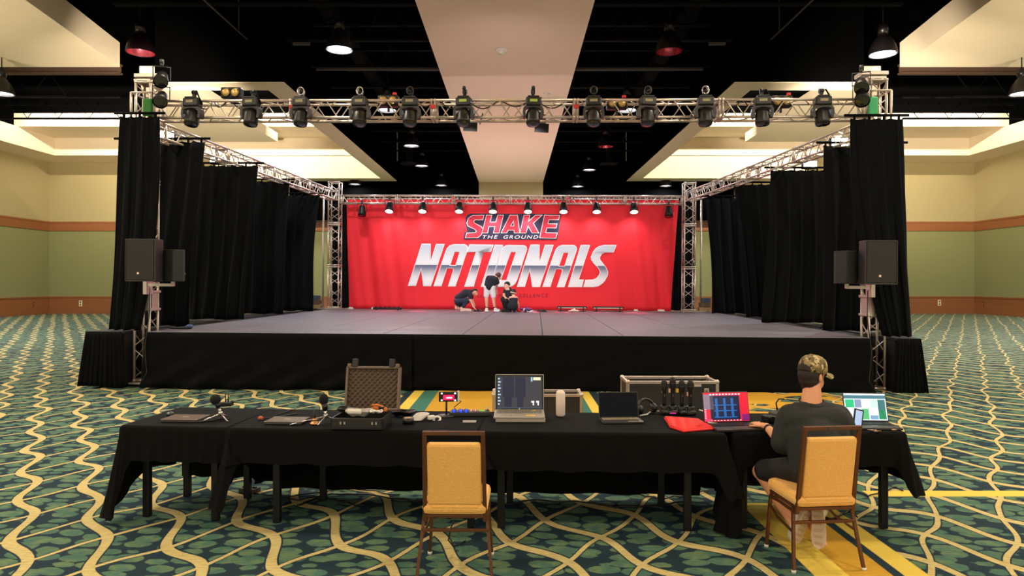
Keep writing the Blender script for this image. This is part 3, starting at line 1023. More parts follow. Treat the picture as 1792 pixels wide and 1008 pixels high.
# ------------------------------------------------------------------ fixtures on the trusses
def moving_head(loc, lb, tilt, yaw, extra):
    t = thing('moving_head_light', lb, 'stage light', loc, yaw, group='moving heads on the front truss', mtx=STG)
    b = B().box((0, 0, 0), (0.27, 0.2, 0.15), bev=0.025).box((0, -0.02, 0.085), (0.2, 0.14, 0.03), bev=0.01)
    base = b.obj('base', m_blackplastic, t)
    B().box((0, -0.102, 0.01), (0.13, 0.006, 0.045), bev=0.002).obj('display', mat('pale_display', (150, 140, 96), 0.4) if extra != 1 else mat('lime_display', (170, 190, 70), 0.4), base)
    B().box((0, 0.05, 0.14), (0.05, 0.05, 0.1)).cyl((-0.035, 0.06, 0.2), (0.035, 0.06, 0.2), 0.045, n=12).obj('clamp', m_blackmetal, t)
    # yoke
    y_ = B()
    pts = []
    for i in range(13):
        a = math.pi * i / 12
        pts.append((0.155 * math.cos(a), 0.0, -0.13 + 0.055 * math.sin(a)))
    pts = [(0.145, 0, -0.27), (0.16, 0, -0.2)] + pts + [(-0.16, 0, -0.2), (-0.145, 0, -0.27)]
    for p_, q_ in zip(pts, pts[1:]):
        d_ = Vector(q_) - Vector(p_)
        y_.box((Vector(p_) + Vector(q_)) / 2, (0.045, 0.13, d_.length * 1.15), rot=(0, math.atan2(d_.x, d_.z), 0))
    y_.obj('yoke', m_greyplastic, t)
    hd = thing('head', None, None)
    C.objects.unlink(hd)
    M_ = Matrix.Translation((0, 0, -0.24)) @ Matrix.Rotation(tilt, 4, 'X')
    h = B().lathe([(0, 0.13), (0.07, 0.125), (0.105, 0.09), (0.122, 0.03), (0.12, -0.06), (0.125, -0.12), (0.115, -0.16), (0.1, -0.16)], 20, M_).obj('head', m_blackplastic, t)
    B().lathe([(0.108, -0.15), (0.07, -0.175), (0.0, -0.185)], 20, M_).obj('lens', m_glass, h)
    if extra == 0:
        B().tube([(0.03, 0.05, 0.2), (0.06, 0.02, 0.22), (0.12, 0.0, 0.1), (0.16, 0.04, -0.02)], 0.014, 6).obj('safety_cable', m_steel_dark, t)
    elif extra == 1:
        B().ball((0, 0.0, 0.25), (0.035, 0.035, 0.04), 10).cyl((0, 0, 0.1), (0, 0, 0.22), 0.012, n=8).obj('clamp_knob', m_blackplastic, t)
    else:
        b = B()
        for i in range(4):
            b.tube([(0.06 * math.cos(a_) * (1 - .1 * i), 0.02 * i - .03, 0.2 + 0.07 * math.sin(a_)) for a_ in [2 * math.pi * j / 10 for j in range(10)]], 0.009, 5, closed=True)
        b.obj('cable_coil', m_chrome if extra == 2 else m_greyplastic, t)
    return t


MH = [337, 440, 527, 630, 718, 812, 933, 1039, 1133, 1234, 1334, 1439]
EX = [0, 0, 2, 2, 3, 1, 1, 3, 3, 2, 0, 0]
for i, px in enumerate(MH):
    p = sl(px, 189, 0.06)
    moving_head((p.x, 0.06, 5.0), '%s black moving head light from the left on the front truss' % ORD[i], R(random.uniform(-22, -8)), R(random.uniform(-8, 8)), EX[i])

for i, (px, py, q) in enumerate(((404, 162, 'leftmost'), (679, 176, 'second from left'), (1080, 181, 'second from right'), (1368, 177, 'rightmost'))):
    p = sl(px, py, TY + 0.1)
    t = thing('blinder_light', 'black two-lamp blinder with amber lenses on the front truss, %s of four' % q, 'stage light', p, group='blinders on the front truss', mtx=STG)
    B().box((0, 0.06, 0), (0.37, 0.16, 0.2), bev=0.02).obj('housing', m_blackmetal, t)
    for s in (-1, 1):
        l_ = B().lathe([(0.078, 0.0), (0.074, 0.012), (0.04, 0.024), (0, 0.03)], 20, Matrix.Translation((0.085 * s, -0.02, 0)) @ Matrix.Rotation(R(90), 4, 'X')).obj('lens', m_amber, t)
        B().lathe([(0.078, -0.01), (0.088, -0.01), (0.088, 0.02), (0.078, 0.02)], 20, Matrix.Translation((0.085 * s, -0.02, 0)) @ Matrix.Rotation(R(90), 4, 'X')).obj('rim', m_blackmetal, l_)
    B().box((0, 0.06, -0.13), (0.04, 0.04, 0.12)).obj('bracket', m_blackmetal, t)
    if i:
        B().box((0.12, 0.0, 0.12), (0.07, 0.05, 0.05), bev=0.01).obj('red_plug', m_red, t)

# flat barn-door floods hanging behind the front truss
for px, py, q in ((821, 222, 'left'), (946, 224, 'right')):
    p = sl(px, py, TY + 0.35)
    t = thing('flood_light', 'black flood light with open barn door under the front truss centre, %s one' % q, 'stage light', p, mtx=STG)
    B().box((0, 0.1, 0.18), (0.2, 0.16, 0.16), bev=0.02).obj('housing', m_blackmetal, t)
    B().box((0.02, 0, 0.0), (0.26, 0.012, 0.16), rot=(0.35, 0.05, 0)).obj('barn_door', m_blackmetal, t)
    B().box((0.22 if q == 'left' else -0.2, 0.05, 0.16), (0.012, 0.12, 0.2), rot=(0, 0.3, 0)).obj('barn_door', m_blackmetal, t)
    wp = STG @ p
    lamp('soffit_flood', 'SPOT', wp + Vector((0, 0.3, 0.8)), 150, (1.0, 0.80, 0.82), None, aim=(wp.x * 0.3 - 0.1, wp.y + 12, 7.9), size=0.1, spot=R(75), blend=1.0)  # pink and warm fills added to brighten the soffit overhead
    lamp('soffit_flood', 'SPOT', wp + Vector((0, -0.5, 0.8)), 480, (1.0, 0.66, 0.34), None, aim=(-0.2, wp.y - 1.5, 12), size=0.1, spot=R(66), blend=1.0)
    B().cyl((0, 0.1, 0.26), (0, 0.1, 0.5), 0.02, n=8).box((0, -0.08, 0.44), (0.04, 0.4, 0.1)).obj('hanger', m_blackmetal, t)


# cables draped along the front truss
def cable(lb, pts, r=0.008, m=None, mtx=None, name='cable', cat='cable'):
    o = B().tube(pts, r, 5).obj(name, m or m_blackplastic)
    if mtx is not None:
        o.matrix_world = mtx
    return tag(o, lb, cat)


for a, b, q in ((345, 440, 'between the first two moving heads'), (690, 812, 'left of the truss centre'), (820, 1000, 'across the truss centre'), (1234, 1334, 'near the right end of the truss')):
    P_, Q_ = sl(a, 182, TY), sl(b, 182, TY)
    pts = []
    n_ = 26
    for i in range(n_ + 1):
        u_ = i / n_
        pts.append((P_.x + (Q_.x - P_.x) * u_, TY - 0.05 + 0.08 * math.sin(u_ * 9), 5.1 - 0.13 * abs(math.sin(u_ * 9.4 + 0.3)) ** 1.5))
    cable('black cable looping through the front truss %s' % q, pts, 0.011, mtx=STG)


# black flood fixtures clamped on the front tower heads
def par_can(loc, lb, yaw, tilt, m_l, scale=1.0, group=None, cat='stage light', body=m_blackmetal):
    t = thing('par_can', lb, cat, loc, yaw, group=group, mtx=STG)
    M_ = Matrix.Rotation(tilt, 4, 'X') @ Matrix.Scale(scale, 4)
    c = B().lathe([(0, 0.14), (0.06, 0.14), (0.075, 0.1), (0.09, 0.0), (0.105, -0.06), (0.105, -0.14), (0.098, -0.14)], 18, M_).obj('can', body, t)
    B().lathe([(0.1, -0.125), (0.05, -0.135), (0, -0.138)], 18, M_).obj('lens', m_l, c)
    y_ = B()
    for s in (-1, 1):
        y_.box((0.12 * s * scale, 0, 0.08 * scale), (0.012, 0.035, 0.2 * scale))
    y_.box((0, 0, 0.18 * scale), (0.25 * scale, 0.035, 0.012)).obj('yoke', body, t)
    B().box((0, 0, 0.24 * scale), (0.05, 0.06, 0.1 * scale), bev=0.008).cyl((-0.03, 0, 0.25 * scale), (0.03, 0, 0.25 * scale), 0.045, n=10).obj('clamp', m_greyplastic, t)
    return t


for px, py, lb in ((283, 137, 'upper black flood on the head of the left tower'), (282, 172, 'lower black flood beside the green bag on the left tower'), (1507, 148, 'upper black flood on the head of the right tower'), (1508, 170, 'lower black flood beside the green bag on the right tower')):
    p = sl(px, py, TY - 0.3)
    par_can(p, lb, R(20 if px < 900 else -20), R(-50), m_glass, 1.15)

# rear truss par cans: eight lit, two dark
RP = [(682, 1), (740, 1), (804, 1), (863, 1), (924, 1), (986, 1), (1044, 1), (1109, 1), (633, 0), (1171, 0)]
for i, (px, lit) in enumerate(RP):
    p = sl(px, 357, RY - 0.2)
    z_ = rz - 0.27 if lit else rz - 0.38
    lb = '%s lit par can from the left on the rear truss' % ORD[i] if lit else 'unlit black par can at the %s end of the rear truss' % ('left' if px < 900 else 'right')
    t = par_can((p.x, RY - (0.22 if lit else 0.15), z_), lb, 0, R(-28 if lit else -8), m_glow if lit else m_glass, 1.25, 'par cans on the rear truss')
    if lit:
        lamp('par_light', 'SPOT', (0, -0.08, -0.2), 2200, (1.0, 0.06, 0.12), t, aim=(0, -0.75, -3.6), size=0.08, spot=R(17), blend=0.6)
        lamp('par_wash', 'SPOT', (0, 0.1, -0.2), 45, (1.0, 0.85, 0.85), t, aim=(0, 0.75, -1.6), size=0.1, spot=R(120), blend=1.0)

# white washes from front-truss moving heads onto the backdrop
for i, px in enumerate((440, 630, 812, 933, 1133, 1334)):
    p = sl(px, 215, 0.2)
    q = STG @ Vector(((p.x) * 0.75, BY, 2.7))
    o = STG @ Vector((p.x, 0.06, 4.45))
    lamp('stage_wash', 'SPOT', o, 310, (1.0, 0.9, 0.94), None, aim=q, size=0.12, spot=R(52), blend=0.8)

# bright flood lamps behind the side drapes (they flare over the drape tops and light the coves)
for px, py, ly, lb in ((292, 236, 2.4, 'glaring flood lamp over the top of the second drape on the left'), (378, 281, 5.6, 'glaring flood lamp over the top of the third drape on the left'), (1418, 288, 4.6, 'glaring flood lamp over the top of the third drape on the right'), (1470, 249, 1.8, 'glaring flood lamp over the top of the second drape on the right')):
    p = sl(px, py, ly)
    t = thing('flood_lamp', lb, 'stage light', (p.x, ly, 0.0), mtx=STG)
    z_ = p.z
    B().cyl((0, 0.15, DZ), (0, 0.15, z_), 0.02, n=8).obj('stand_pole', m_blackmetal, t)
    for a_ in range(3):
        B().cyl((0, 0.15, DZ + 0.35), (0.35 * math.cos(a_ * 2.09), 0.15 + 0.35 * math.sin(a_ * 2.09), DZ + .012), 0.012, n=6).obj('stand_leg', m_blackmetal, t)
    B().box((0, 0.07, z_), (0.34, 0.12, 0.2), bev=0.02).obj('housing', m_blackmetal, t)
    B().box((0, 0.0, z_), (0.3, 0.012, 0.16)).obj('lens', mat('flood_glow', (255, 238, 205), 0.4, emit=40, var=0.01), t)
    sx = -1 if px < 900 else 1
    lamp('flood_light_beam', 'SPOT', (0, 0.2, z_ + 0.15), 10000, (1.0, 0.86, 0.70), t, aim=(sx * 7.0, 12.0, z_ + 4.2), size=0.15, spot=R(46), blend=0.9)
    lamp('flood_light_side', 'SPOT', (sx * 0.05, 0.2, z_ + 0.15), 4000, (1.0, 0.88, 0.70), t, aim=(sx * (17.0 if ly < 3 else 11.0), 24.0, z_ + 4.8), size=0.15, spot=R(34), blend=0.7)
    lamp('flood_light_spill', 'SPOT', (0, -0.1, z_ + 0.1), 60, (1.0, 0.84, 0.64), t, aim=(sx * 10.0, 1.5, z_ + 4.6), size=0.15, spot=R(80), blend=0.9)


# unseen uplights added on the floor behind the backdrop to wash the far soffits
for i, (x_, y_) in enumerate(((-0.4, 26.5), (-0.2, 33.5))):
    t = thing('uplight', 'black floor uplight behind the backdrop, %s from the stage' % ORD[i], 'stage light', (x_, y_, 0))
    B().box((0, 0, 0.03), (0.34, 0.34, 0.05), bev=0.01).obj('base', m_blackmetal, t)
    c_ = B().lathe([(0.1, 0.06), (0.13, 0.1), (0.14, 0.28), (0.13, 0.28), (0.12, 0.12), (0, 0.1)], 18).obj('can', m_blackmetal, t)
    B().lathe([(0, 0.25), (0.13, 0.25), (0.13, 0.26), (0, 0.26)], 18).obj('lens', m_glow, c_)
    lamp('uplight_beam', 'SPOT', (0, 0, 0.35), 1150, (1.0, 0.66, 0.74), t, aim=(0, 0, 8), size=0.12, spot=R(120), blend=0.8)

# ------------------------------------------------------------------ loudspeakers on the front towers
def speaker(lb, loc, yaw, w_, h_, d_, angled):
    t = thing('loudspeaker', lb, 'loudspeaker', loc, yaw, mtx=STG)
    bk = w_ * 0.62
    B().prism([(-w_ / 2, -d_ / 2), (w_ / 2, -d_ / 2), (w_ / 2, 0), (bk / 2, d_ / 2), (-bk / 2, d_ / 2), (-w_ / 2, 0)], h_, Matrix.Translation((0, 0, -h_ / 2)), bev=0.012).obj('cabinet', m_blackplastic, t)
    B().box((0, -d_ / 2 - 0.008, 0), (w_ - 0.05, 0.02, h_ - 0.06), bev=0.006).obj('grille', mat('speaker_grille', (34, 32, 31), 0.7, var=0.3, scale=120, bump=0.4, bscale=300), t)
    for s in (-1, 1):
        B().box((s * (w_ / 2 - 0.008), -d_ / 2, 0), (0.016, 0.03, h_ - 0.01), bev=0.004).obj('edge_trim', m_greyplastic, t)
    for s in (-1, 1):
        B().box((0, -d_ / 2, s * (h_ / 2 - 0.01)), (w_ - 0.02, 0.03, 0.018), bev=0.004).obj('edge_trim', m_greyplastic, t)
    if not angled:
        B().box((0, d_ / 2 + 0.13, 0), (0.12, 0.3, 0.16), bev=0.006).obj('mount_plate', m_alu, t)
    B().box((-0.03, -d_ / 2 - 0.021, -h_ / 2 + 0.14), (0.035, 0.006, 0.035)).obj('badge', mat('orange_badge', (240, 205, 170), 0.5), t)
    if angled:
        B().box((0, d_ / 2 + 0.006, 0), (bk * 0.7, 0.02, h_ * 0.75), bev=0.005).obj('rear_panel', m_blackmetal, t)
        B().box((0.02, d_ / 2 + 0.02, h_ * 0.22), (0.035, 0.01, 0.07)).obj('power_light', mat('blue_led', (70, 100, 190), 0.4, emit=0.6), t)
        for k_ in range(3):
            B().cyl((0.0, d_ / 2 + 0.01, -0.02 - 0.1 * k_), (0.0, d_ / 2 + 0.03, -0.02 - 0.1 * k_), 0.02, n=10).obj('connector', m_greyplastic, t)
    return t


for side, fx, fy, ax_, ay_, s in (('left', 258, 456, 303, 465, -1), ('right', 1531, 460, 1482, 468, 1)):
    p = sl(fx, fy, -0.3)
    speaker('black loudspeaker facing the hall on the front %s tower' % side, p, R(3 * s), 0.535, 0.72, 0.38, False)
    q = sl(ax_, ay_, 0.05)
    speaker('black loudspeaker turned to the stage on the bracket of the front %s tower' % side, (q.x, 0.05, q.z), R(118 * -s), 0.42, 0.56, 0.34, True)
    zb_ = q.z - 0.34
    x0_ = (txl if s < 0 else txr) - s * 0.14
    br = B().box(((x0_ + q.x) / 2 - s * 0.0, 0.05, zb_), (abs(q.x - x0_), 0.05, 0.05)).box((q.x, 0.05, zb_ + 0.04), (0.05, 0.05, 0.12)).box((x0_ - s * 0.03, 0.1, zb_ - 0.03), (0.07, 0.2, 0.28), bev=0.006).obj('speaker_bracket', m_alu)
    br.matrix_world = STG
    tag(br, 'silver bracket arm holding the side loudspeaker of the %s tower' % side, 'bracket')
    cable('black speaker cable hanging down the front %s tower to the floor' % side, [(x0_ - s * 0.12, 0.0, zb_ - 0.05), (x0_ - s * 0.15, -0.05, 1.3), (x0_ - s * 0.1, -0.1, 0.7), (x0_ - s * 0.16, -0.14, 0.25), (x0_ - s * 0.05, -0.2, 0.02)], 0.01, mtx=STG)
# ------------------------------------------------------------------ tables with black cloths
TZ = 0.745


def cloth_mesh(w_, d_, drops, tails, seed):
    """drops: front, right, back, left; tails: fl, fr, br, bl (drop at the corner)"""
    per = []   # (x, y, nx, ny, drop, tail weight)
    def edge(ax_, ay_, bx_, by_, nx, ny, drop, t0, t1, s0, s1, n_):
        L = math.hypot(bx_ - ax_, by_ - ay_)
        for i in range(n_ + 1):
            u_ = i / n_
            g0 = math.exp(-((u_ * L) / s0) ** 2)
            g1 = math.exp(-(((1 - u_) * L) / s1) ** 2)
            dr = drop + max(0, t0 - drop) * g0 + max(0, t1 - drop) * g1
            per.append((ax_ + (bx_ - ax_) * u_, ay_ + (by_ - ay_) * u_, nx, ny, dr, max(g0 * (t0 > drop + .1), g1 * (t1 > drop + .1)), u_ * L))
    def corner(cx_, cy_, a0, tail):
        for i in range(1, 6):
            a = a0 + R(90) * i / 6
            per.append((cx_, cy_, math.cos(a), math.sin(a), tail, 1.0, 0))
    f_, r_, b_, l_ = drops
    fl, fr, br_, bl_ = tails
    edge(0, 0, w_, 0, 0, -1, f_, fl, fr, 0.045, 0.045, 90)
    corner(w_, 0, R(-90), fr)
    edge(w_, 0, w_, d_, 1, 0, r_, fr, br_, 0.22, 0.3, 18)
    corner(w_, d_, 0, br_)
    edge(w_, d_, 0, d_, 0, 1, b_, br_, bl_, 0.2, 0.2, 60)
    corner(0, d_, R(90), bl_)
    edge(0, d_, 0, 0, -1, 0, l_, bl_, fl, 0.3, 0.22, 18)
    corner(0, 0, R(180), fl)
    b = B()
    rows = 14
    V = []
    for j in range(rows + 1):
        t_ = j / rows
        ring = []
        for i, (x_, y_, nx, ny, dr, tw, s_) in enumerate(per):
            e = 0.012 + 0.02 * t_ + 0.10 * tw * t_ ** 1.3
            rip = 0.007 * t_ * math.sin(i * 0.55 + seed) + 0.02 * tw * t_ * math.sin(i * 1.7 + seed + t_ * 3)
            drop = dr * t_ + 0.006 * math.sin(i * 0.35 + seed) * t_
            if j == 0:
                e = 0.0
                rip = 0
            z_ = TZ + 0.006 - drop
            if j == 1:
                z_ = TZ - 0.012 - 0.002
            if z_ < 0.008:
                z_ = 0.008 + 0.004 * math.sin(i)
            ring.append(b.bm.verts.new((x_ + nx * (e + rip), y_ + ny * (e + rip), z_)))
        V.append(ring)
    n_ = len(per)
    for j in range(rows):
        for i in range(n_):
            b.bm.faces.new((V[j][i], V[j][(i + 1) % n_], V[j + 1][(i + 1) % n_], V[j + 1][i])).smooth = True
    b.bm.faces.new(V[0])
    return b


def table(A_, Bp, depth, lb, clb, drops, tails, seed, legs):
    A_, Bp = Vector(A_), Vector(Bp)
    d_ = Bp - A_
    rz_ = math.atan2(d_.y, d_.x)
    w_ = math.hypot(d_.x, d_.y)
    t = thing('folding_table', lb, 'table', (A_.x, A_.y, 0), rz_)
    B().box((w_ / 2, depth / 2, TZ - 0.018), (w_ - 0.004, depth - 0.004, 0.034), bev=0.004).obj('table_top', m_steel_dark, t)
    for lx, ly in legs(w_, depth):
        B().box((lx, ly, (TZ - 0.03) / 2), (0.055, 0.05, TZ - 0.035), bev=0.006).obj('leg', m_blackmetal, t)
    for ly in (0.12, depth - 0.12):
        B().box((w_ / 2, ly, TZ - 0.07), (w_ - 0.15, 0.03, 0.05)).obj('apron', m_blackmetal, t)
    c = cloth_mesh(w_, depth, drops, tails, seed).obj('tablecloth', m_cloth, None)
    c.matrix_world = t.matrix_world
    tag(c, clb, 'tablecloth', 'black cloths on the row of tables')
    return t


P1, P2 = on(214, 745, TZ), on(396, 749, TZ)
P3, P4 = on(402, 749.5, TZ), on(833, 756, TZ)
P5, P6 = on(838, 756, TZ), on(1268, 760, TZ)
P7, P8 = on(1284, 757, TZ), on(1582, 757, TZ)
lg = lambda w_, d_: ((0.12, 0.13), (w_ - 0.14, 0.1), (0.14, d_ - 0.12), (w_ - 0.16, d_ - 0.12))
table(P1, P2, 0.77, 'short folding table at the left end of the row', 'black cloth on the left end table, long corner tail hanging to the floor', (0.27, 0.26, 0.62, 0.42), (0.70, 0.26, 0.6, 0.5), 0.3, lg)
table(P3, P4, 0.77, 'long folding table under the open hard case', 'black cloth on the table with the open hard case', (0.265, 0.2, 0.70, 0.3), (0.60, 0.26, 0.66, 0.66), 1.3, lambda w_, d_: ((0.33, 0.1), (w_ - 0.05, 0.1), (0.5, d_ - 0.12), (w_ - 0.1, d_ - 0.12)))
table(P5, P6, 0.77, 'long folding table under the silver laptop and red folder', 'black cloth on the table with the silver laptop and red folder', (0.285, 0.25, 0.70, 0.2), (0.28, 0.45, 0.66, 0.66), 2.3, lambda w_, d_: ((0.16, 0.1), (w_ - 0.25, 0.1), (0.2, d_ - 0.12), (w_ - 0.35, d_ - 0.12)))
table(P7, P8, 0.72, 'folding table at the right end of the row where the operator sits', 'black cloth on the right end table in front of the operator', (0.25, 0.35, 0.62, 0.3), (0.735, 0.45, 0.5, 0.6), 3.1, lambda w_, d_: ((0.1, 0.1), (w_ - 0.1, 0.1), (0.14, d_ - 0.12), (w_ - 0.2, d_ - 0.1)))
CT = TZ + 0.008          # the cloth surface things stand on

# ------------------------------------------------------------------ banquet chairs
kf = NT('gold_damask_fabric')
kx = kf.xyz()
n1 = kf.noise(kf.vec, 15, 1.0)
ln = kf.ma('ABSOLUTE', kf.ma('SUBTRACT', kf.ma('FRACT', kf.ma('MULTIPLY', n1, 7.0)), 0.5))
lnm = kf.ma('SUBTRACT', 1.0, kf.step(ln, 0.06, 0.2))
kf.put(kf.b.inputs['Base Color'], kf.mix(kf.ma('MULTIPLY', lnm, 0.28), kf.mix(kf.noise(kf.vec, 6, 3.0), (232, 170, 82), (240, 182, 94)), (246, 202, 124)))
kf.b.inputs['Roughness'].default_value = 0.7
kf.b.inputs['Sheen Weight'].default_value = 0.15
bq = kf.t.nodes.new('ShaderNodeBump')
bq.inputs['Strength'].default_value = 0.2
bq.inputs['Distance'].default_value = 0.004
kf.put(bq.inputs['Height'], lnm)
kf.t.links.new(bq.outputs[0], kf.b.inputs['Normal'])
m_gold = kf.m
m_frame = mat('bronze_chair_frame', (104, 66, 40), 0.42, 0.55, var=0.18, scale=12)


def chair(lb, loc, rz_):
    t = thing('banquet_chair', lb, 'chair', loc, rz_, group='gold banquet chairs')
    # seat pad
    B().box((0, 0.0, 0.445), (0.41, 0.44, 0.085), bev=0.035).obj('seat', m_gold, t)
    B().box((0, 0.0, 0.392), (0.38, 0.40, 0.02), bev=0.004).obj('seat_pan', m_frame, t)
    # back frame: a square-tube hoop leaning back
    lean = lambda z_: -0.19 - (z_ - 0.4) * 0.16
    fr = B()
    for s in (-1, 1):
        a, b = Vector((0.188 * s, lean(0.37), 0.37)), Vector((0.180 * s, lean(0.93), 0.93))
        d_ = b - a
        fr.box((a + b) / 2, (0.026, 0.024, d_.length + 0.024), rot=(-math.atan2(d_.y, d_.z), math.atan2(d_.x, d_.z), 0), bev=0.004)
    fr.box((0, lean(0.93), 0.93), (0.384, 0.024, 0.026), bev=0.004)
    f_ = fr.obj('back_frame', m_frame, t)
    B().box((0, lean(0.93) - 0.013, 0.93), (0.07, 0.004, 0.014)).obj('name_plate', m_strut, f_)
    # back pad with a rolled lower edge
    al = math.atan(0.16)
    B().box((0, lean(0.68) + 0.005, 0.668), (0.338, 0.05, 0.41), rot=(al, 0, 0), bev=0.02).obj('backrest', m_gold, t)
    B().box((0, lean(0.455) + 0.01, 0.448), (0.335, 0.062, 0.085), rot=(al, 0, 0), bev=0.026).obj('back_roll', m_gold, t)
    # legs
    for s in (-1, 1):
        B().tube([(0.196 * s, -0.15, 0.40), (0.2 * s, -0.16, 0.36), (0.235 * s, -0.235, 0.012)], 0.0135, 4).obj('leg', m_frame, t)
        B().tube([(0.18 * s, 0.16, 0.40), (0.19 * s, 0.18, 0.36), (0.212 * s, 0.195, 0.012)], 0.0135, 4).obj('leg', m_frame, t)
        for (fx, fy) in ((0.236 * s, -0.237), (0.2125 * s, 0.1955)):
            B().cyl((fx, fy, 0), (fx, fy, 0.018), 0.015, n=10).obj('glide', m_white, t)
        B().tube([(0.196 * s, 0.18, 0.36), (0.2 * s, 0.02, 0.375), (0.2 * s, -0.15, 0.37)], 0.011, 4).obj('side_rail', m_frame, t)
        B().tube([(0.196 * s, 0.185, 0.31), (0.203 * s, 0.05, 0.26), (0.212 * s, -0.19, 0.24)], 0.009, 4).obj('brace', m_frame, t)
    B().box((0, -0.178, 0.30), (0.42, 0.018, 0.02), bev=0.003).obj('rear_stretcher', m_frame, t)
    B().box((0, 0.18, 0.352), (0.38, 0.018, 0.02), bev=0.003).obj('front_stretcher', m_frame, t)
    return t


chair('empty gold-upholstered banquet chair with bronze frame at the middle of the tables', (-0.368, 4.47, 0), R(-1))
chair('gold-upholstered banquet chair with the seated person at the right table', (2.0, 4.62, 0), R(5))

# ------------------------------------------------------------------ gear on the tables
m_silver = mat('silver_laptop', (196, 184, 168), 0.4, 0.55, var=0.05)
m_bronze_lap = mat('brown_grey_laptop_lid', (116, 100, 90), 0.42, 0.5, var=0.05)
m_screen_dark = mat('dark_screen', (20, 24, 38), 0.12, var=0.1)
m_keys = mat('laptop_keys', (120, 112, 104), 0.5, var=0.3, scale=60)
m_keys_dk = mat('dark_laptop_keys', (26, 27, 30), 0.5, var=0.3, scale=60)


def em(name, rgb, e):
    return mat(name, rgb, 0.3, emit=e, var=0.04, scale=4)


def closed_laptop(lb, px, py, w_, d_, rz_):
    p = on(px, py, CT)
    t = thing('laptop', lb, 'laptop', p, rz_)
    B().box((0, 0, 0.008), (w_, d_, 0.014), bev=0.004).obj('base', m_greyplastic, t)
    l_ = B().box((0, 0, 0.021), (w_, d_, 0.010), bev=0.004).obj('lid', m_bronze_lap, t)
    B().box((0.0, 0, 0.0265), (0.05, 0.018, 0.001)).obj('logo_mark', m_silver, l_)
    for s in (-1, 1):
        B().box((s * w_ * 0.35, d_ / 2, 0.015), (0.04, 0.012, 0.012), bev=0.003).obj('hinge', m_greyplastic, t)
    return t


closed_laptop('closed brown-grey laptop beside the left microphone', 325, 735, 0.30, 0.21, R(-3))
closed_laptop('closed brown-grey laptop left of the second microphone', 503, 739, 0.295, 0.2, R(-4))


def open_laptop(lb, px, py, w_, d_, h_, ang, rz_, body, keys, riser=0.0, name='laptop'):
    p = on(px, py, CT + riser)
    p.z = CT
    t = thing(name, lb, 'laptop', p, rz_)          # origin: middle of the front edge
    if riser:
        B().box((0.01, d_ / 2, riser / 2), (w_ * 0.97, d_ * 0.95, riser - 0.002), bev=0.004).obj('riser_slab', body, t)
    b_ = B().box((0, d_ / 2, riser + 0.009), (w_, d_, 0.017), bev=0.004).obj('keyboard_base', body, t)
    rows, cols = 5, 14
    kb = B()
    for r_ in range(rows):
        for c_ in range(cols):
            kb.box((-w_ * 0.45 + w_ * 0.9 * (c_ + .5) / cols, d_ * (0.45 + 0.44 * (r_ + .5) / rows), riser + 0.0195), (w_ * 0.9 / cols * 0.84, d_ * 0.44 / rows * 0.8, 0.004))
    tag(kb.obj('keys', keys, b_), kind='stuff')
    B().box((0, d_ * 0.22, riser + 0.0182), (w_ * 0.3, d_ * 0.3, 0.001)).obj('trackpad', m_silver if body is m_silver else m_greyplastic, b_)
    M_ = Matrix.Translation((0, d_ - 0.004, riser + 0.018)) @ Matrix.Rotation(-ang, 4, 'X')
    lid = B().box((0, 0.004, h_ / 2), (w_, 0.008, h_), bev=0.0035).obj('lid', body, t)
    lid.matrix_local = M_
    bz = B().box((0, -0.0008, h_ / 2), (w_ - 0.008, 0.002, h_ - 0.008)).obj('screen_bezel', m_blackplastic, lid)
    return t, lid, b_


def scr(lid, x0, x1, z0, z1, m, name, layer=1):
    return B().box(((x0 + x1) / 2, -0.0012 - 0.0009 * layer, (z0 + z1) / 2), (x1 - x0, 0.0008, z1 - z0)).obj(name, m, lid)


# silver laptop, dark desktop with icons
t, lid, kb = open_laptop('open silver laptop with a dark blue desktop beside the white speaker', 908.5, 733, 0.405, 0.30, 0.29, R(8), R(-1), m_silver, m_keys, 0.03)
scr(lid, -0.185, 0.185, 0.02, 0.272, em('desktop_grey', (56, 58, 72), 0.3), 'screen')
scr(lid, -0.14, -0.045, 0.10, 0.268, em('desktop_navy', (24, 30, 62), 0.3), 'window', 2)
scr(lid, -0.035, 0.05, 0.10, 0.268, em('desktop_navy', (24, 30, 62), 0.3), 'window', 2)
scr(lid, -0.125, -0.065, 0.022, 0.10, em('desktop_navy', (24, 30, 62), 0.3), 'window', 2)
scr(lid, -0.02, 0.03, 0.022, 0.10, em('desktop_navy', (24, 30, 62), 0.3), 'window', 2)
for k_ in range(9):
    scr(lid, -0.18, -0.165 + 0.008 * (k_ % 2), 0.04 + 0.026 * k_, 0.052 + 0.026 * k_, em('icon_blue', (150, 190, 225), 0.7), 'icon', 3)
scr(lid, 0.115, 0.175, 0.243, 0.266, em('note_yellow', (240, 235, 190), 0.8), 'note', 3)
scr(lid, 0.095, 0.108, 0.232, 0.268, em('icon_blue', (150, 190, 225), 0.7), 'icon', 3)
for k_, x_ in enumerate((0.11, 0.15)):
    scr(lid, x_ - 0.012, x_ + 0.012, 0.058, 0.072, em('icon_white', (220, 225, 235), 0.8), 'icon', 3)
    scr(lid, x_ + 0.0, x_ + 0.01, 0.036, 0.06, em('icon_white', (220, 225, 235), 0.8), 'icon', 3)
scr(lid, -0.185, 0.185, 0.012, 0.018, em('taskbar', (60, 90, 120), 0.5), 'taskbar', 2)
B().box((0, -0.002, 0.0085), (0.01, 0.002, 0.008)).obj('logo_mark', m_white, lid)
B().box((0.09, 0.05, 0.0485), (0.08, 0.035, 0.001)).obj('yellow_sticker', mat('yellow_sticker', (226, 190, 70), 0.5), kb)
B().box((0.12, 0.24, 0.0525), (0.03, 0.02, 0.001)).obj('yellow_sticker', mat('yellow_sticker', (226, 190, 70), 0.5), kb)

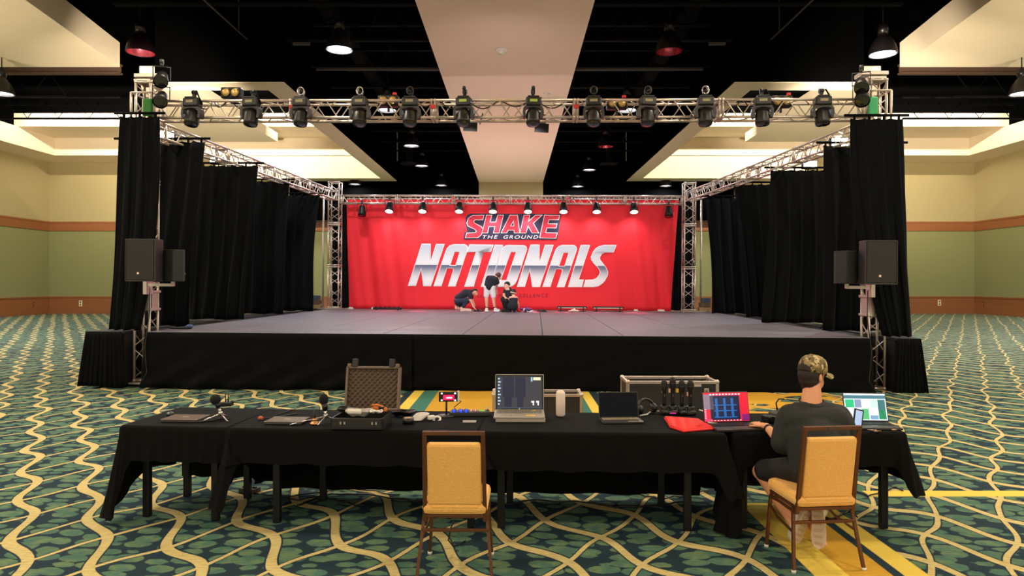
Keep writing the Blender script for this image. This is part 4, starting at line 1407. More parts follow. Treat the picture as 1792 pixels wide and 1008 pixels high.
# dark small laptop with an off screen
t, lid, kb = open_laptop('small dark laptop with a black smudged screen beside the headphones', 1091, 742, 0.325, 0.17, 0.205, R(14), R(3), m_greyplastic, mat('grey_keys', (150, 140, 118), 0.5, var=0.3, scale=60))
scr(lid, -0.155, 0.155, 0.008, 0.197, mat('smudged_screen', (12, 16, 24), 0.5, var=0.5, scale=18, spec=0.1), 'screen')
B().box((0.1, 0.012, 0.0185), (0.12, 0.022, 0.001)).obj('bright_edge', m_silver, kb)

# operator's laptop: red desktop, blue plan window
t, lid, kb = open_laptop("operator's laptop with a red screen and blue plan beside the red folder", 1298, 755, 0.375, 0.25, 0.235, R(12), R(7), m_greyplastic, m_keys_dk)
scr(lid, -0.182, 0.182, 0.008, 0.229, em('screen_red', (220, 34, 60), 0.55), 'screen')
scr(lid, -0.13, 0.11, 0.02, 0.205, em('screen_navy', (22, 30, 62), 0.7), 'window', 2)
scr(lid, -0.182, -0.1, 0.10, 0.215, em('screen_grey', (130, 120, 140), 0.6), 'side_panel', 2)
for x_ in (-0.088, -0.022, 0.04):
    scr(lid, x_, x_ + 0.02, 0.036, 0.185, em('plan_blue', (36, 100, 180), 0.55), 'plan_line', 3)
for z_ in (0.036, 0.085, 0.128):
    scr(lid, -0.1, 0.085, z_, z_ + 0.008, em('plan_blue', (36, 100, 180), 0.55), 'plan_line', 4)
for k_ in range(10):
    scr(lid, -0.13 + 0.026 * k_, -0.115 + 0.026 * k_, 0.21, 0.22, em('tab_white', (225, 215, 235), 0.9), 'icon', 3)
    scr(lid, -0.13 + 0.026 * k_, -0.12 + 0.026 * k_, 0.012, 0.018, em('tab_white', (225, 215, 235), 0.9), 'icon', 3)
for k_ in range(5):
    scr(lid, -0.178, -0.165, 0.03 + 0.016 * k_, 0.04 + 0.016 * k_, em('tab_pink', (235, 150, 200), 0.9), 'icon', 3)
scr(lid, 0.125, 0.18, 0.012, 0.06, em('panel_purple', (110, 30, 110), 0.8), 'side_panel', 2)
scr(lid, -0.178, -0.12, 0.012, 0.026, em('panel_pink', (240, 60, 110), 0.9), 'side_panel', 3)

# right laptop: tiled window
t, lid, kb = open_laptop('open dark laptop with green and white tiles on its screen, right of the operator', 1541, 753, 0.33, 0.23, 0.225, R(16), R(-4), m_greyplastic, m_keys_dk)
scr(lid, -0.158, 0.158, 0.012, 0.218, em('screen_white', (214, 226, 240), 0.85), 'screen')
scr(lid, -0.158, 0.158, 0.178, 0.205, em('screen_teal', (60, 110, 130), 0.8), 'title_bar', 2)
TILES = [(-0.15, -0.085, 0.11, 0.172, (30, 175, 115)), (-0.08, -0.03, 0.11, 0.172, (120, 140, 175)), (-0.025, 0.04, 0.11, 0.172, (220, 240, 235)), (0.04, 0.09, 0.11, 0.172, (175, 225, 205)), (0.095, 0.15, 0.02, 0.172, (50, 105, 110)), (-0.15, -0.05, 0.06, 0.1, (215, 225, 240)), (-0.085, -0.03, 0.018, 0.05, (200, 70, 150)), (-0.03, 0.02, 0.018, 0.1, (70, 170, 110)), (0.022, 0.09, 0.055, 0.1, (235, 245, 245)), (0.03, 0.09, 0.018, 0.05, (110, 150, 190)), (0.095, 0.15, 0.02, 0.09, (40, 150, 80))]
for i, (a, b, c_, d_, co) in enumerate(TILES):
    scr(lid, a, b, c_, d_, em('tile_%d%d%d' % co, co, 0.85), 'tile', 3 + i % 2)


# foam-ball microphones on small tripods
def desk_mic(lb, base, top, foam, tilt, legs, two=False):
    t = thing('desk_microphone', lb, 'microphone', base)
    f_ = B().ball(Vector(top) - Vector(base), foam, 16).obj('foam_windscreen', mat('black_foam', (14, 14, 14), 0.95, var=0.3, scale=90, bump=0.6, bscale=200), t)
    tp = Vector(top) - Vector(base)
    nk = Vector((0.0, 0.0, 0.10)) + Vector((tp.x * 0.3, tp.y * 0.3, 0))
    B().cyl(tp - (tp - nk).normalized() * foam[2] * 0.7, nk, 0.024, 0.02, n=12).obj('mic_body', m_blackplastic, t)
    B().cyl(nk, (0, 0, 0.05), 0.013, n=8).ball((0, 0, 0.055), 0.02, 8).obj('swivel', m_chrome, t)
    for a in legs:
        B().tube([(0, 0, 0.05), (a[0] * .5, a[1] * .5, 0.03), (a[0], a[1], 0.005)], [0.008, 0.006, 0.006], 6).obj('tripod_leg', m_chrome, t)
    return t


b0 = on(386, 735, CT)
desk_mic('desk microphone with a round black foam ball on a short tripod, left table', b0, at(377, 699, b0.y), (0.042, 0.042, 0.042), 0, [(-0.11, -0.09), (0.09, -0.08), (0.02, 0.1)])
b0 = on(570, 740, CT)
desk_mic('desk microphone with an oval black foam beside the open hard case', b0, at(566.5, 699, b0.y), (0.036, 0.036, 0.046), 0, [(-0.25, -0.1), (-0.03, -0.12), (0.05, 0.1)])

# small things on the left tables
p = on(298, 727, CT)
t = thing('computer_mouse', 'black computer mouse behind the left closed laptop', 'mouse', p, R(20))
B().ball((0, 0, 0.012), (0.03, 0.055, 0.02), 14).obj('shell', m_blackplastic, t)
B().cyl((-0.003, 0.02, 0.03), (0.003, 0.02, 0.03), 0.008, n=10).obj('wheel', m_greyplastic, t)
p = on(397, 711, CT)
t = thing('wireless_receiver', 'small black receiver with two stub antennas behind the left microphone', 'receiver', p)
B().box((0, 0, 0.02), (0.10, 0.06, 0.036), bev=0.006).obj('body', m_blackplastic, t)
for x_ in (-0.012, 0.012):
    B().cyl((x_, 0, 0.036), (x_, 0, 0.12), 0.005, n=8).obj('antenna', m_blackplastic, t)
B().ball((0.045, 0, 0.035), 0.02, 10).obj('knob', m_blackplastic, t)
p = on(350, 739, CT)
cable('coiled black cord with white plugs between the laptop and microphone tripod', [p + Vector(q) for q in ((0, -0.03, 0.008), (0.05, 0.0, 0.012), (0.09, 0.03, 0.008), (0.14, 0.05, 0.016), (0.10, 0.06, 0.02), (0.06, 0.02, 0.02), (0.13, 0.09, 0.01), (0.19, 0.1, 0.01))], 0.008)
p = on(456, 735, CT)
t = thing('clip_microphone', 'clip-on microphone with an orange foam tip left of the second laptop', 'microphone', p)
B().ball((0, 0, 0.016), (0.022, 0.018, 0.016), 10).obj('foam_tip', mat('orange_foam', (190, 100, 50), 0.9), t)
B().tube([(0.02, 0.005, 0.012), (0.1, 0.08, 0.008), (0.18, 0.17, 0.008), (0.22, 0.24, 0.008)], 0.006, 6).obj('gooseneck', m_blackplastic, t)
o = cable('thin black cable lying behind the second closed laptop', [on(485, 727, CT) + Vector((0, 0, .006)), on(500, 722, CT) + Vector((0, 0, .006)), on(511, 718, CT) + Vector((0, 0, .006))], 0.005)
p = on(551, 742, CT)
t = thing('brass_stand_base', 'small brass microphone base right of the second laptop', 'stand', p)
B().lathe([(0, 0), (0.04, 0), (0.042, 0.008), (0.025, 0.018), (0.02, 0.03), (0.03, 0.036), (0.012, 0.045), (0, 0.047)], 16).obj('foot', mat('brass', (190, 140, 90), 0.3, 0.8), t)
B().cyl((0, 0, 0.04), (-0.01, 0.02, 0.11), 0.007, n=8).obj('stem', m_blackplastic, t)

# ------------------------------------------------------------------ hard case
m_case = mat('dark_case_shell', (26, 24, 23), 0.5, var=0.15)
m_case_rim = mat('worn_case_rim', (110, 92, 78), 0.5, var=0.2)
p = on(624, 752, CT)
t = thing('hard_case', 'open black hard case with eggcrate foam lid full of cables', 'case', p, R(-3))
cw, cdp = 0.40, 0.30
cb = B()
cb.box((0, cdp / 2, 0.01), (cw, cdp, 0.02), bev=0.005)
for a in ((0, 0.008, cw, 0.016), (0, cdp - 0.008, cw, 0.016)):
    cb.box((a[0], a[1], 0.045), (a[2], a[3], 0.08), bev=0.004)
for s in (-1, 1):
    cb.box((s * (cw / 2 - 0.008), cdp / 2, 0.045), (0.016, cdp, 0.08), bev=0.004)
cb.obj('case_base', m_case, t)
for k_ in (-1, 1):
    for j_ in range(2):
        B().box((k_ * 0.12 + 0.03 * j_, -0.004, 0.05), (0.012, 0.01, 0.02)).obj('latch_stud', m_chrome, t)
lw, lh = 0.44, 0.35
lid = bpy.data.objects.new('lid', None)
lid = B().box((0, 0.04, lh / 2), (lw, 0.02, lh), bev=0.008)
for s in (-1, 1):
    lid.box((s * (lw / 2 - 0.01), 0.015, lh / 2), (0.02, 0.05, lh), bev=0.006)
lid.box((0, 0.015, 0.01), (lw, 0.05, 0.02), bev=0.006)
lid.box((0, 0.015, lh - 0.01), (lw, 0.05, 0.02), bev=0.006)
lid = lid.obj('lid', m_case_rim, t)
lid.matrix_local = Matrix.Translation((0.035, cdp - 0.01, 0.09)) @ Matrix.Rotation(R(-12), 4, 'X')


def egg(u_, v_):
    x_, z_ = (u_ - 0.5) * (lw - 0.04), 0.02 + v_ * (lh - 0.04)
    c_ = math.sin(x_ * math.pi / 0.022) * math.sin(z_ * math.pi / 0.022)
    return Vector((x_, 0.02 - 0.02 * c_, z_))


fm = B().grid(egg, 110, 84).obj('eggcrate_foam', mat('brown_grey_foam', (104, 86, 70), 0.95, var=0.1, scale=60), lid)
for s in (-1, 1):
    B().box((s * 0.15, 0.0, lh + 0.025), (0.045, 0.03, 0.07), bev=0.006).obj('latch', m_case, lid)
    B().box((s * 0.195, 0.0, lh + 0.005), (0.03, 0.035, 0.03), bev=0.006).obj('corner_boss', m_case_rim, lid)
# its contents
rnd = random.Random(3)


def bundle(lb, base, m, n_, sx, sy, r, zz, cat='cable', name='cable_bundle'):
    b = B()
    base = Vector(base)
    for i in range(n_):
        k_ = 0.55 + 0.45 * i / max(1, n_ - 1)
        ph = rnd.uniform(0, 0.6)
        pts = []
        for j in range(16):
            a = 2 * math.pi * j / 16
            pts.append(base + Vector((sx * k_ * math.cos(a), sy * k_ * math.sin(a), zz + r * (1 + 0.9 * i) + 0.006 * math.sin(3 * a + ph))))
        b.tube(pts, r, 5, closed=True)
    return tag(b.obj(name, m), lb, cat)


m_greycable = mat('grey_cable', (176, 168, 160), 0.5, var=0.15)
bundle('grey cable bundle with a white wrap inside the open hard case', p + Vector((-0.01, 0.13, 0.02)), m_greycable, 5, 0.10, 0.06, 0.009, 0.06)
t = tag(B().box(p + Vector((-0.03, 0.06, 0.125)), (0.11, 0.035, 0.035), rot=(0.1, 0.05, 0.05), bev=0.012).obj('cable_wrap', m_white), 'white wrapped plug lying on the cables in the hard case', 'plug')
bundle('black headphone cable loop at the left of the hard case', p + Vector((-0.14, 0.2, 0.03)), m_blackplastic, 3, 0.05, 0.07, 0.009, 0.07)
q = p + Vector((0.13, 0.2, 0.10))
t = thing('gimbal_grip', 'orange and black hand grip tool in the hard case', 'tool', q, R(-25))
B().box((0, 0, 0.02), (0.14, 0.03, 0.035), bev=0.01).obj('body', mat('orange_plastic', (216, 120, 40), 0.45), t)
B().box((0.03, -0.005, 0.03), (0.05, 0.034, 0.03), bev=0.008).obj('insert', m_blackplastic, t)
B().tube([(-0.07, 0, 0.02), (-0.05, -0.02, 0.05), (0.0, -0.02, 0.055), (0.05, -0.01, 0.04)], 0.008, 6).obj('strap', mat('orange_plastic', (216, 120, 40), 0.45), t)
bundle('white earphone cord at the right of the hard case', p + Vector((0.13, 0.09, 0.02)), m_white, 2, 0.045, 0.03, 0.007, 0.09)

# coiled black cable, tape roll, white cord, card
bundle('coiled black cable right of the hard case', on(705, 727, CT) + Vector((0, 0, 0.0)), m_blackplastic, 5, 0.105, 0.075, 0.008, 0.0)
p = on(714.5, 741, CT)
t = thing('tape_roll', 'roll of black tape with a tan core in front of the coiled cable', 'tape', p)
B().lathe([(0.026, 0), (0.044, 0), (0.044, 0.045), (0.026, 0.045), (0.026, 0)], 24).obj('tape', m_blackplastic, t)
B().lathe([(0.024, 0.0), (0.028, 0.0), (0.028, 0.046), (0.024, 0.046), (0.024, 0)], 24).obj('core', mat('tan_card', (200, 160, 120), 0.8), t)
B().lathe([(0, 0.036), (0.024, 0.036)], 20).obj('core_disc', mat('tan_card', (200, 160, 120), 0.8), t)
p = on(748, 735, CT)
t = thing('white_charger', 'white coiled charger cord left of the phone stand', 'cord', p)
b = B()
for i in range(7):
    b.tube([(-0.085 + 0.018 * i * 0.4 + 0.05 * math.cos(a), -0.01 + 0.045 * math.sin(a) + 0.006 * i, 0.008 + 0.006 * i) for a in [2 * math.pi * j / 14 for j in range(14)]], 0.006, 5, closed=True)
b.obj('cord_coil', m_white, t)
B().box((0.03, 0.0, 0.02), (0.06, 0.045, 0.032), rot=(0, 0, 0.4), bev=0.008).obj('plug', m_white, t)
B().lathe([(0.022, 0), (0.036, 0), (0.036, 0.012), (0.022, 0.012), (0.022, 0)], 16, Matrix.Translation((0.075, 0.01, 0.0)) @ Matrix.Rotation(R(35), 4, 'X')).obj('ring', m_white, t)
p = on(821.5, 739, CT)
tag(B().box(p + Vector((0, 0.02, 0.004)), (0.105, 0.045, 0.006), rot=(0.0, 0, 0.0), bev=0.002).box(p + Vector((0, -0.004, 0.008)), (0.105, 0.006, 0.016)).obj('place_card', m_white), 'small white card on the cloth above the empty chair', 'card')

# phone on a round-foot stand, magenta screen
p = on(781, 728, CT)
t = thing('phone_stand', 'black round-foot stand holding the magenta-screened monitor', 'stand', p)
B().lathe([(0, 0), (0.075, 0), (0.075, 0.006), (0.02, 0.012), (0, 0.012)], 24).obj('foot', m_greyplastic, t)
B().cyl((0, 0.01, 0.01), (0, 0.01, 0.135), 0.008, n=10).obj('post', m_blackplastic, t)
q = at(787, 694, p.y)
t = thing('small_monitor', 'small black monitor with a magenta screen on the round-foot stand', 'monitor', (q.x, q.y - 0.002, q.z), R(4))
B().box((-0.01, 0, 0), (0.16, 0.016, 0.082), bev=0.006).obj('body', m_blackplastic, t)
s_ = B().box((-0.008, -0.0088, -0.006), (0.092, 0.001, 0.042)).obj('screen', em('magenta_screen', (214, 24, 84), 1.1), t)
B().box((-0.004, -0.0098, -0.008), (0.05, 0.001, 0.012)).obj('screen_words', em('screen_words_white', (250, 225, 240), 1.2), s_)
for x_, z_ in ((-0.065, 0.028), (0.045, 0.028), (-0.065, -0.028), (0.045, -0.03)):
    B().box((x_, -0.0085, z_), (0.016, 0.002, 0.014)).obj('icon', em('icon_white', (220, 225, 235), 0.8), t)
B().box((0.072, -0.002, 0.004), (0.014, 0.022, 0.09), bev=0.004).obj('clamp', m_white, t)
cable('thin black cable curling down from the small monitor', [q + Vector(v_) for v_ in ((0.05, 0.02, -0.02), (0.09, 0.05, -0.05), (0.03, 0.06, -0.1), (0.06, 0.06, -0.14), (0.14, 0.08, -0.15))], 0.004)

# mixer with blue-lit knobs
p = on(822, 729, CT)
t = thing('audio_mixer', 'small black mixer with blue glowing knobs behind the empty chair', 'mixer', p, R(2))
B().box((0, 0.06, 0.018), (0.33, 0.12, 0.034), bev=0.006).obj('body', m_greyplastic, t)
for i, x_ in enumerate((-0.13, -0.075, -0.03)):
    kn = B().cyl((x_, 0.03, 0.034), (x_, 0.03, 0.056), 0.018, n=14).obj('knob', m_blackplastic, t)
    B().ball((x_, 0.012, 0.044), 0.014, 10).obj('blue_light', em('blue_glow', (30, 60, 255), 2.0), kn)
for i in range(4):
    B().box((0.01 + 0.018 * i, 0.05, 0.04), (0.012, 0.03, 0.012), bev=0.002).obj('button', em('pink_key', (190, 90, 120), 0.5) if i % 2 else m_white, t)
B().box((0.10, 0.06, 0.037), (0.05, 0.02, 0.006)).obj('level_display', em('green_level', (120, 190, 40), 0.8), t)
B().cyl((0.145, 0.05, 0.034), (0.15, 0.055, 0.075), 0.006, n=8).obj('toggle', m_chrome, t)

# white cylinder speaker
p = on(981, 729, CT)
t = thing('portable_speaker', 'white rounded cylinder speaker standing right of the silver laptop', 'speaker', p)
B().lathe([(0, 0), (0.028, 0.002), (0.038, 0.016), (0.038, 0.19), (0.034, 0.206), (0.022, 0.214), (0, 0.216)], 24).obj('shell', mat('warm_white_plastic', (236, 214, 196), 0.4, var=0.03), t)
B().lathe([(0.024, 0.2145), (0.018, 0.2175), (0, 0.218)], 20).obj('top_cap', m_white, t)

# headphones behind the dark laptop
p = on(1131, 724, CT)
t = thing('headphones', 'black headphones lying behind the small dark laptop', 'headphones', p, R(30))
B().tube([(0.085 * math.cos(a), 0.0 + 0.02 * math.sin(a), 0.045 + 0.075 * math.sin(a)) for a in [math.pi * j / 14 for j in range(15)]], 0.012, 8).obj('headband', m_blackplastic, t)
for s in (-1, 1):
    B().lathe([(0, -0.02), (0.034, -0.02), (0.04, -0.008), (0.04, 0.012), (0.03, 0.02), (0, 0.02)], 18, Matrix.Translation((0.075 * s, 0, 0.042)) @ Matrix.Rotation(R(90), 4, 'Y')).obj('ear_cup', m_blackplastic, t)

# four handheld microphones in two charging docks
for i, (px, py) in enumerate(((1173.5, 727), (1205, 728))):
    p = on(px, py, CT)
    nm = 'left' if i == 0 else 'right'
    t = thing('charging_dock', 'black charging dock holding two microphones, %s of the two' % nm, 'charger', p)
    B().box((0, 0.07, 0.02), (0.14, 0.13, 0.038), bev=0.014).obj('body', m_blackplastic, t)
    for s in (-1, 1):
        B().lathe([(0.032, 0.0), (0.034, 0.03), (0.028, 0.034), (0.026, 0.006), (0.032, 0)], 16, Matrix.Translation((0.036 * s, 0.08, 0.036))).obj('socket', m_blackplastic, t)
    B().box((0.02, 0.004, 0.018), (0.05, 0.004, 0.008)).obj('status_light', em('dock_magenta', (230, 60, 170), 0.8) if i == 0 else m_strut, t)
    for s in (-1, 1):
        b = p + Vector((0.036 * s, 0.08, 0.046))
        m_ = thing('handheld_microphone', '%s black handheld microphone standing in the %s charging dock' % ('left' if s < 0 else 'right', nm), 'microphone', b, group='wireless microphones in the docks')
        hz_ = 0.02 if (i, s) == (0, 1) else 0
        B().lathe([(0, 0), (0.019, 0), (0.017, 0.05), (0.019, 0.14 + hz_), (0.024, 0.16 + hz_), (0.024, 0.165 + hz_)], 16).obj('handle', m_blackplastic, m_)
        B().lathe([(0.025, 0.165 + hz_), (0.027, 0.19 + hz_), (0.026, 0.215 + hz_), (0.018, 0.236 + hz_), (0, 0.242 + hz_)], 16).obj('grille_head', mat('black_mesh', (22, 22, 22), 0.6, 0.3, var=0.4, scale=200), m_)
        B().lathe([(0.0265, 0.186 + hz_), (0.0285, 0.19 + hz_), (0.0265, 0.194 + hz_)], 16).obj('ring', m_greyplastic, m_)
        B().box((0.0, -0.0185, 0.11), (0.014, 0.003, 0.024)).obj('display', m_strut, m_)

# white charging cords behind the docks
cable('white charging cord curling from the headphones to the docks', [on(1120, 729, CT) + Vector((0, 0, .008)), on(1132, 727, CT) + Vector((0, 0, .008)), on(1139, 722, CT) + Vector((0, 0, .008)), on(1140, 719, CT) + Vector((0, 0, .02)), on(1150, 722, CT) + Vector((0, 0, .01)), on(1160, 720, CT) + Vector((0, 0, .008))], 0.006, m_white)
cable('white charging cord running from the docks to the phone', [on(1224, 719, CT) + Vector((0, 0, .008)), on(1233, 722, CT) + Vector((0, 0, .008)), on(1237, 732, CT) + Vector((0, 0, .008)), on(1234, 741, CT) + Vector((0, 0, .012)), on(1242, 745.5, CT) + Vector((0, 0, .024)), on(1256, 745, CT) + Vector((0, 0, .016))], 0.006, m_white)

# red folder: a stack of two floppy sheets
A = [on(1162, 733, CT), on(1224, 737, CT), on(1253, 752, CT), on(1196, 757, CT), on(1172, 749, CT)]
c0 = sum(A, Vector()) / 5
t = thing('red_folder', 'bright red folder lying beside the docks of microphones', 'folder', c0)
m_folder = mat('red_folder_vinyl', (226, 34, 22), 0.5, var=0.06, scale=4)
B().prism([((q - c0).x, (q - c0).y) for q in A], 0.012, Matrix.Translation((0, 0, 0.001)), bev=0.003).obj('cover', m_folder, t)
B().prism([((q - c0).x * 0.93 - 0.004, (q - c0).y * 0.9 + 0.012) for q in A], 0.008, Matrix.Translation((0, 0, 0.0135)) @ Matrix.Rotation(R(1.2), 4, 'X'), bev=0.003).obj('flap', m_folder, t)
B().box((-0.0, 0.09, 0.021), (0.055, 0.012, 0.002)).obj('tag', m_white, t)

# phones
p = on(1265, 751, CT)
t = thing('smartphone', 'black phone lying flat between the red folder and the red-screened laptop', 'phone', p, R(-24))
B().box((0, 0, 0.005), (0.075, 0.145, 0.009), bev=0.004).obj('body', m_white, t)
B().box((0, 0, 0.0102), (0.068, 0.138, 0.001)).obj('screen', m_glass, t)
p = on(1503, 753, CT)
t = thing('smartphone', 'phone in a black case propped against the right laptop, screen glowing', 'phone', p, R(0))
ph = B().box((0, 0.0, 0.078), (0.075, 0.011, 0.15), bev=0.005).obj('body', m_blackplastic, t)
ph.matrix_local = Matrix.Translation((0, 0.03, 0.002)) @ Matrix.Rotation(R(14), 4, 'Y') @ Matrix.Rotation(R(-14), 4, 'X')
B().box((0, -0.0062, 0.078), (0.052, 0.001, 0.125)).obj('screen', em('phone_screen', (150, 175, 215), 0.8), ph)
p = on(1530, 755, CT)
t = thing('key_bunch', 'bunch of brass keys in front of the right laptop', 'keys', p)
B().lathe([(0.016, 0.002), (0.02, 0.004), (0.016, 0.006), (0.014, 0.004), (0.016, 0.002)], 14).obj('key_ring', m_chrome, t)
for i, a in enumerate((0.4, 1.1, 2.4)):
    B().box((0.035 * math.cos(a), 0.02 * math.sin(a) - 0.01, 0.004 + 0.003 * i), (0.045, 0.01, 0.003), rot=(0, 0, a)).cyl((0.02 * math.cos(a), 0.02 * math.sin(a) - 0.01, 0.003 + 0.003 * i), (0.02 * math.cos(a), 0.02 * math.sin(a) - 0.01, 0.006 + 0.003 * i), 0.012, n=10).obj('key', mat('brass', (190, 140, 90), 0.3, 0.8), t)
tag(B().box(on(1566, 753, CT) + Vector((0, 0, 0.006)), (0.06, 0.02, 0.01), rot=(0, 0, 0.2), bev=0.004).obj('usb_stick', mat('tan_plastic', (200, 150, 110), 0.5)), 'tan memory stick at the right end of the table', 'usb stick')
# camera-like device left of the operator
p = on(1352, 741, CT)
t = thing('desk_telephone', 'dark device with a grey handset on the table left of the operator', 'device', p, R(10))
B().box((0, 0.04, 0.03), (0.10, 0.10, 0.058), bev=0.012).obj('body', m_blackplastic, t)
B().cyl((-0.01, -0.012, 0.034), (-0.01, -0.02, 0.034), 0.022, n=16).obj('lens', m_glass, t)
B().box((0.08, 0.06, 0.07), (0.12, 0.09, 0.03), rot=(0, -0.2, 0.2), bev=0.01).obj('handset', m_strut, t)
B().tube([(0.09, 0.08, 0.08), (0.09, 0.1, 0.14), (0.12, 0.11, 0.17), (0.16, 0.1, 0.17)], 0.006, 6).obj('cord', m_blackplastic, t)

# ------------------------------------------------------------------ flight cases on the floor behind the tables
m_case_panel = mat('case_panel', (36, 33, 32), 0.6, var=0.2, scale=3)


def flight_case(lb, xa_, xb_, Y, ztop, dep, extras):
    w_ = xb_ - xa_
    t = thing('flight_case', lb, 'case', ((xa_ + xb_) / 2, Y, 0))
    th = 0.03
    for (c_, s_, nm_) in (((0, 0.012, ztop / 2), (w_ - 0.04, 0.016, ztop - .03), 'front_panel'), ((0, dep - 0.012, ztop / 2), (w_ - 0.04, 0.016, ztop - .03), 'back_panel'), ((-w_ / 2 + 0.012, dep / 2, ztop / 2), (0.016, dep - 0.03, ztop - .03), 'side_panel'), ((w_ / 2 - 0.012, dep / 2, ztop / 2), (0.016, dep - 0.03, ztop - .03), 'side_panel'), ((0, dep / 2, 0.05), (w_ - .03, dep - .03, 0.03), 'floor_panel')):
        B().box(c_, s_).obj(nm_, m_case_panel, t)
    for s in (-1, 1):
        for y_ in (0.01, dep - 0.01):
            B().box((s * (w_ / 2 - 0.012), y_, ztop / 2 + 0.02), (0.036, 0.036, ztop - 0.04), bev=0.004).obj('corner_post', m_alu, t)
        B().box((s * (w_ / 2 - 0.012), dep / 2, ztop - 0.015), (0.034, dep, 0.032), bev=0.004).obj('top_edge', m_alu, t)
    for y_ in (0.01, dep - 0.01):
        B().box((0, y_, ztop - 0.015), (w_, 0.036, 0.034), bev=0.004).obj('top_edge', m_alu, t)
        B().box((0, y_, 0.04), (w_, 0.036, 0.034), bev=0.004).obj('bottom_edge', m_alu, t)
    for s in (-1, 1):
        for y_ in (0.06, dep - 0.06):
            B().cyl((s * (w_ / 2 - 0.08) - 0.015, y_, 0.018), (s * (w_ / 2 - 0.08) + 0.015, y_, 0.018), 0.02, n=12).obj('caster', m_blackplastic, t)
    for s in (-1, 1):
        for y_ in (0.01, dep - 0.01):
            B().ball((s * (w_ / 2 - 0.012), y_, ztop - 0.01), 0.028, 10).obj('ball_corner', m_alu, t)
    return t


a, b = at(1097, 667, 7.7), at(1257, 667, 7.7)
t = flight_case('tall black flight case with silver edges behind the microphone docks', a.x, b.x, 7.7, a.z, 0.42, 1)
wx = (b.x - a.x)
q = at(1237, 686, 7.68) - Vector(((a.x + b.x) / 2, 7.7, 0))
l_ = B().box((q.x, -0.006, q.z), (0.055, 0.014, 0.075), bev=0.004).obj('butterfly_latch', m_alu, t)
B().box((q.x, -0.016, q.z), (0.02, 0.012, 0.04), bev=0.003).obj('latch_knob', mat('brown_case', (110, 90, 80), 0.5), l_)
q = at(1222, 674, 7.68) - Vector(((a.x + b.x) / 2, 7.7, 0))
B().box((q.x, 0.002, q.z), (0.08, 0.004, 0.04)).obj('paper_label', mat('paper_label', (205, 185, 175), 0.7), t)
for px_, c_ in ((1161, (215, 195, 185)), (1173, (205, 170, 140)), (1186, (210, 165, 50)), (1205, (215, 160, 150))):
    q = at(px_, 684 if px_ < 1200 else 690, 7.68) - Vector(((a.x + b.x) / 2, 7.7, 0))
    B().box((q.x, 0.002, q.z), (0.03, 0.004, 0.045)).obj('sticker', mat('sticker_%d' % px_, c_, 0.6), t)
a, b = at(862, 690, 8.2), at(1019, 690, 8.2)
flight_case('lower black flight case with silver edges behind the silver laptop', a.x, b.x, 8.2, a.z, 0.36, 0)

# ------------------------------------------------------------------ floor clutter under the tables
p = on(437, 861, 0.0)
t = thing('power_strip', 'grey power box with tangled cords under the left tables', 'power strip', p, R(-15))
B().box((0, 0, 0.02), (0.16, 0.10, 0.04), bev=0.006).obj('body', m_strut, t)
for i in range(3):
    B().box((-0.05 + 0.05 * i, 0, 0.046), (0.03, 0.03, 0.016), bev=0.004).obj('plug', m_blackplastic, t)
rnd = random.Random(11)
for i, (x0_, x1_, py, q) in enumerate(((440, 700, 864, 'from the power box to the middle of the tables'), (480, 738, 872, 'in front of the other cords under the hard case table'), (520, 650, 880, 'short piece under the hard case table'), (880, 1200, 884, 'under the silver laptop table'), (1060, 1240, 868, 'under the red folder end of the table'), (1480, 1580, 862, 'under the right end table'), (1440, 1500, 905, 'beneath the occupied chair'))):
    pts = []
    n_ = 18
    for j in range(n_ + 1):
        u_ = j / n_
        pp = on(x0_ + (x1_ - x0_) * u_, py + 6 * math.sin(u_ * 7 + i) + rnd.uniform(-2, 2), 0.0)
        pp.z = 0.008 + 0.006 * abs(math.sin(u_ * 11 + i))
        pts.append(pp)
    cable('black cord on the carpet %s' % q, pts, 0.007)
c = on(792, 960, 0.0)
cable('black cord hanging loose under the empty chair', [c + Vector(v_) for v_ in ((0.02, 0.0, 0.22), (-0.01, -0.01, 0.15), (-0.03, 0.0, 0.06), (0.0, 0.02, 0.01), (0.04, 0.05, 0.008), (0.08, 0.12, 0.008))], 0.005)
# silver chain heap by the right table leg
p = on(1296, 880, 0.0)
t = thing('chain_heap', 'small heap of chain and keys beside the right table leg', 'chain', p)
b = B()
for i in range(16):
    a = rnd.uniform(0, 6.28)
    rr_ = rnd.uniform(0, 0.05)
    b.lathe([(0.009, -0.003), (0.014, 0), (0.009, 0.003), (0.006, 0), (0.009, -0.003)], 10, Matrix.Translation((rr_ * math.cos(a), rr_ * math.sin(a), 0.012 + 0.006 * i * 0.6)) @ Euler((a, a * 2, a)).to_matrix().to_4x4())
tag(b.obj('links', m_chrome, t), kind='stuff')
# ------------------------------------------------------------------ people
def bake(o):
    dg = bpy.context.evaluated_depsgraph_get()
    me = bpy.data.meshes.new_from_object(o.evaluated_get(dg))
    o.modifiers.clear()
    old = o.data
    o.data = me
    bpy.data.meshes.remove(old)
    for p_ in me.polygons:
        p_.use_smooth = True
    return o


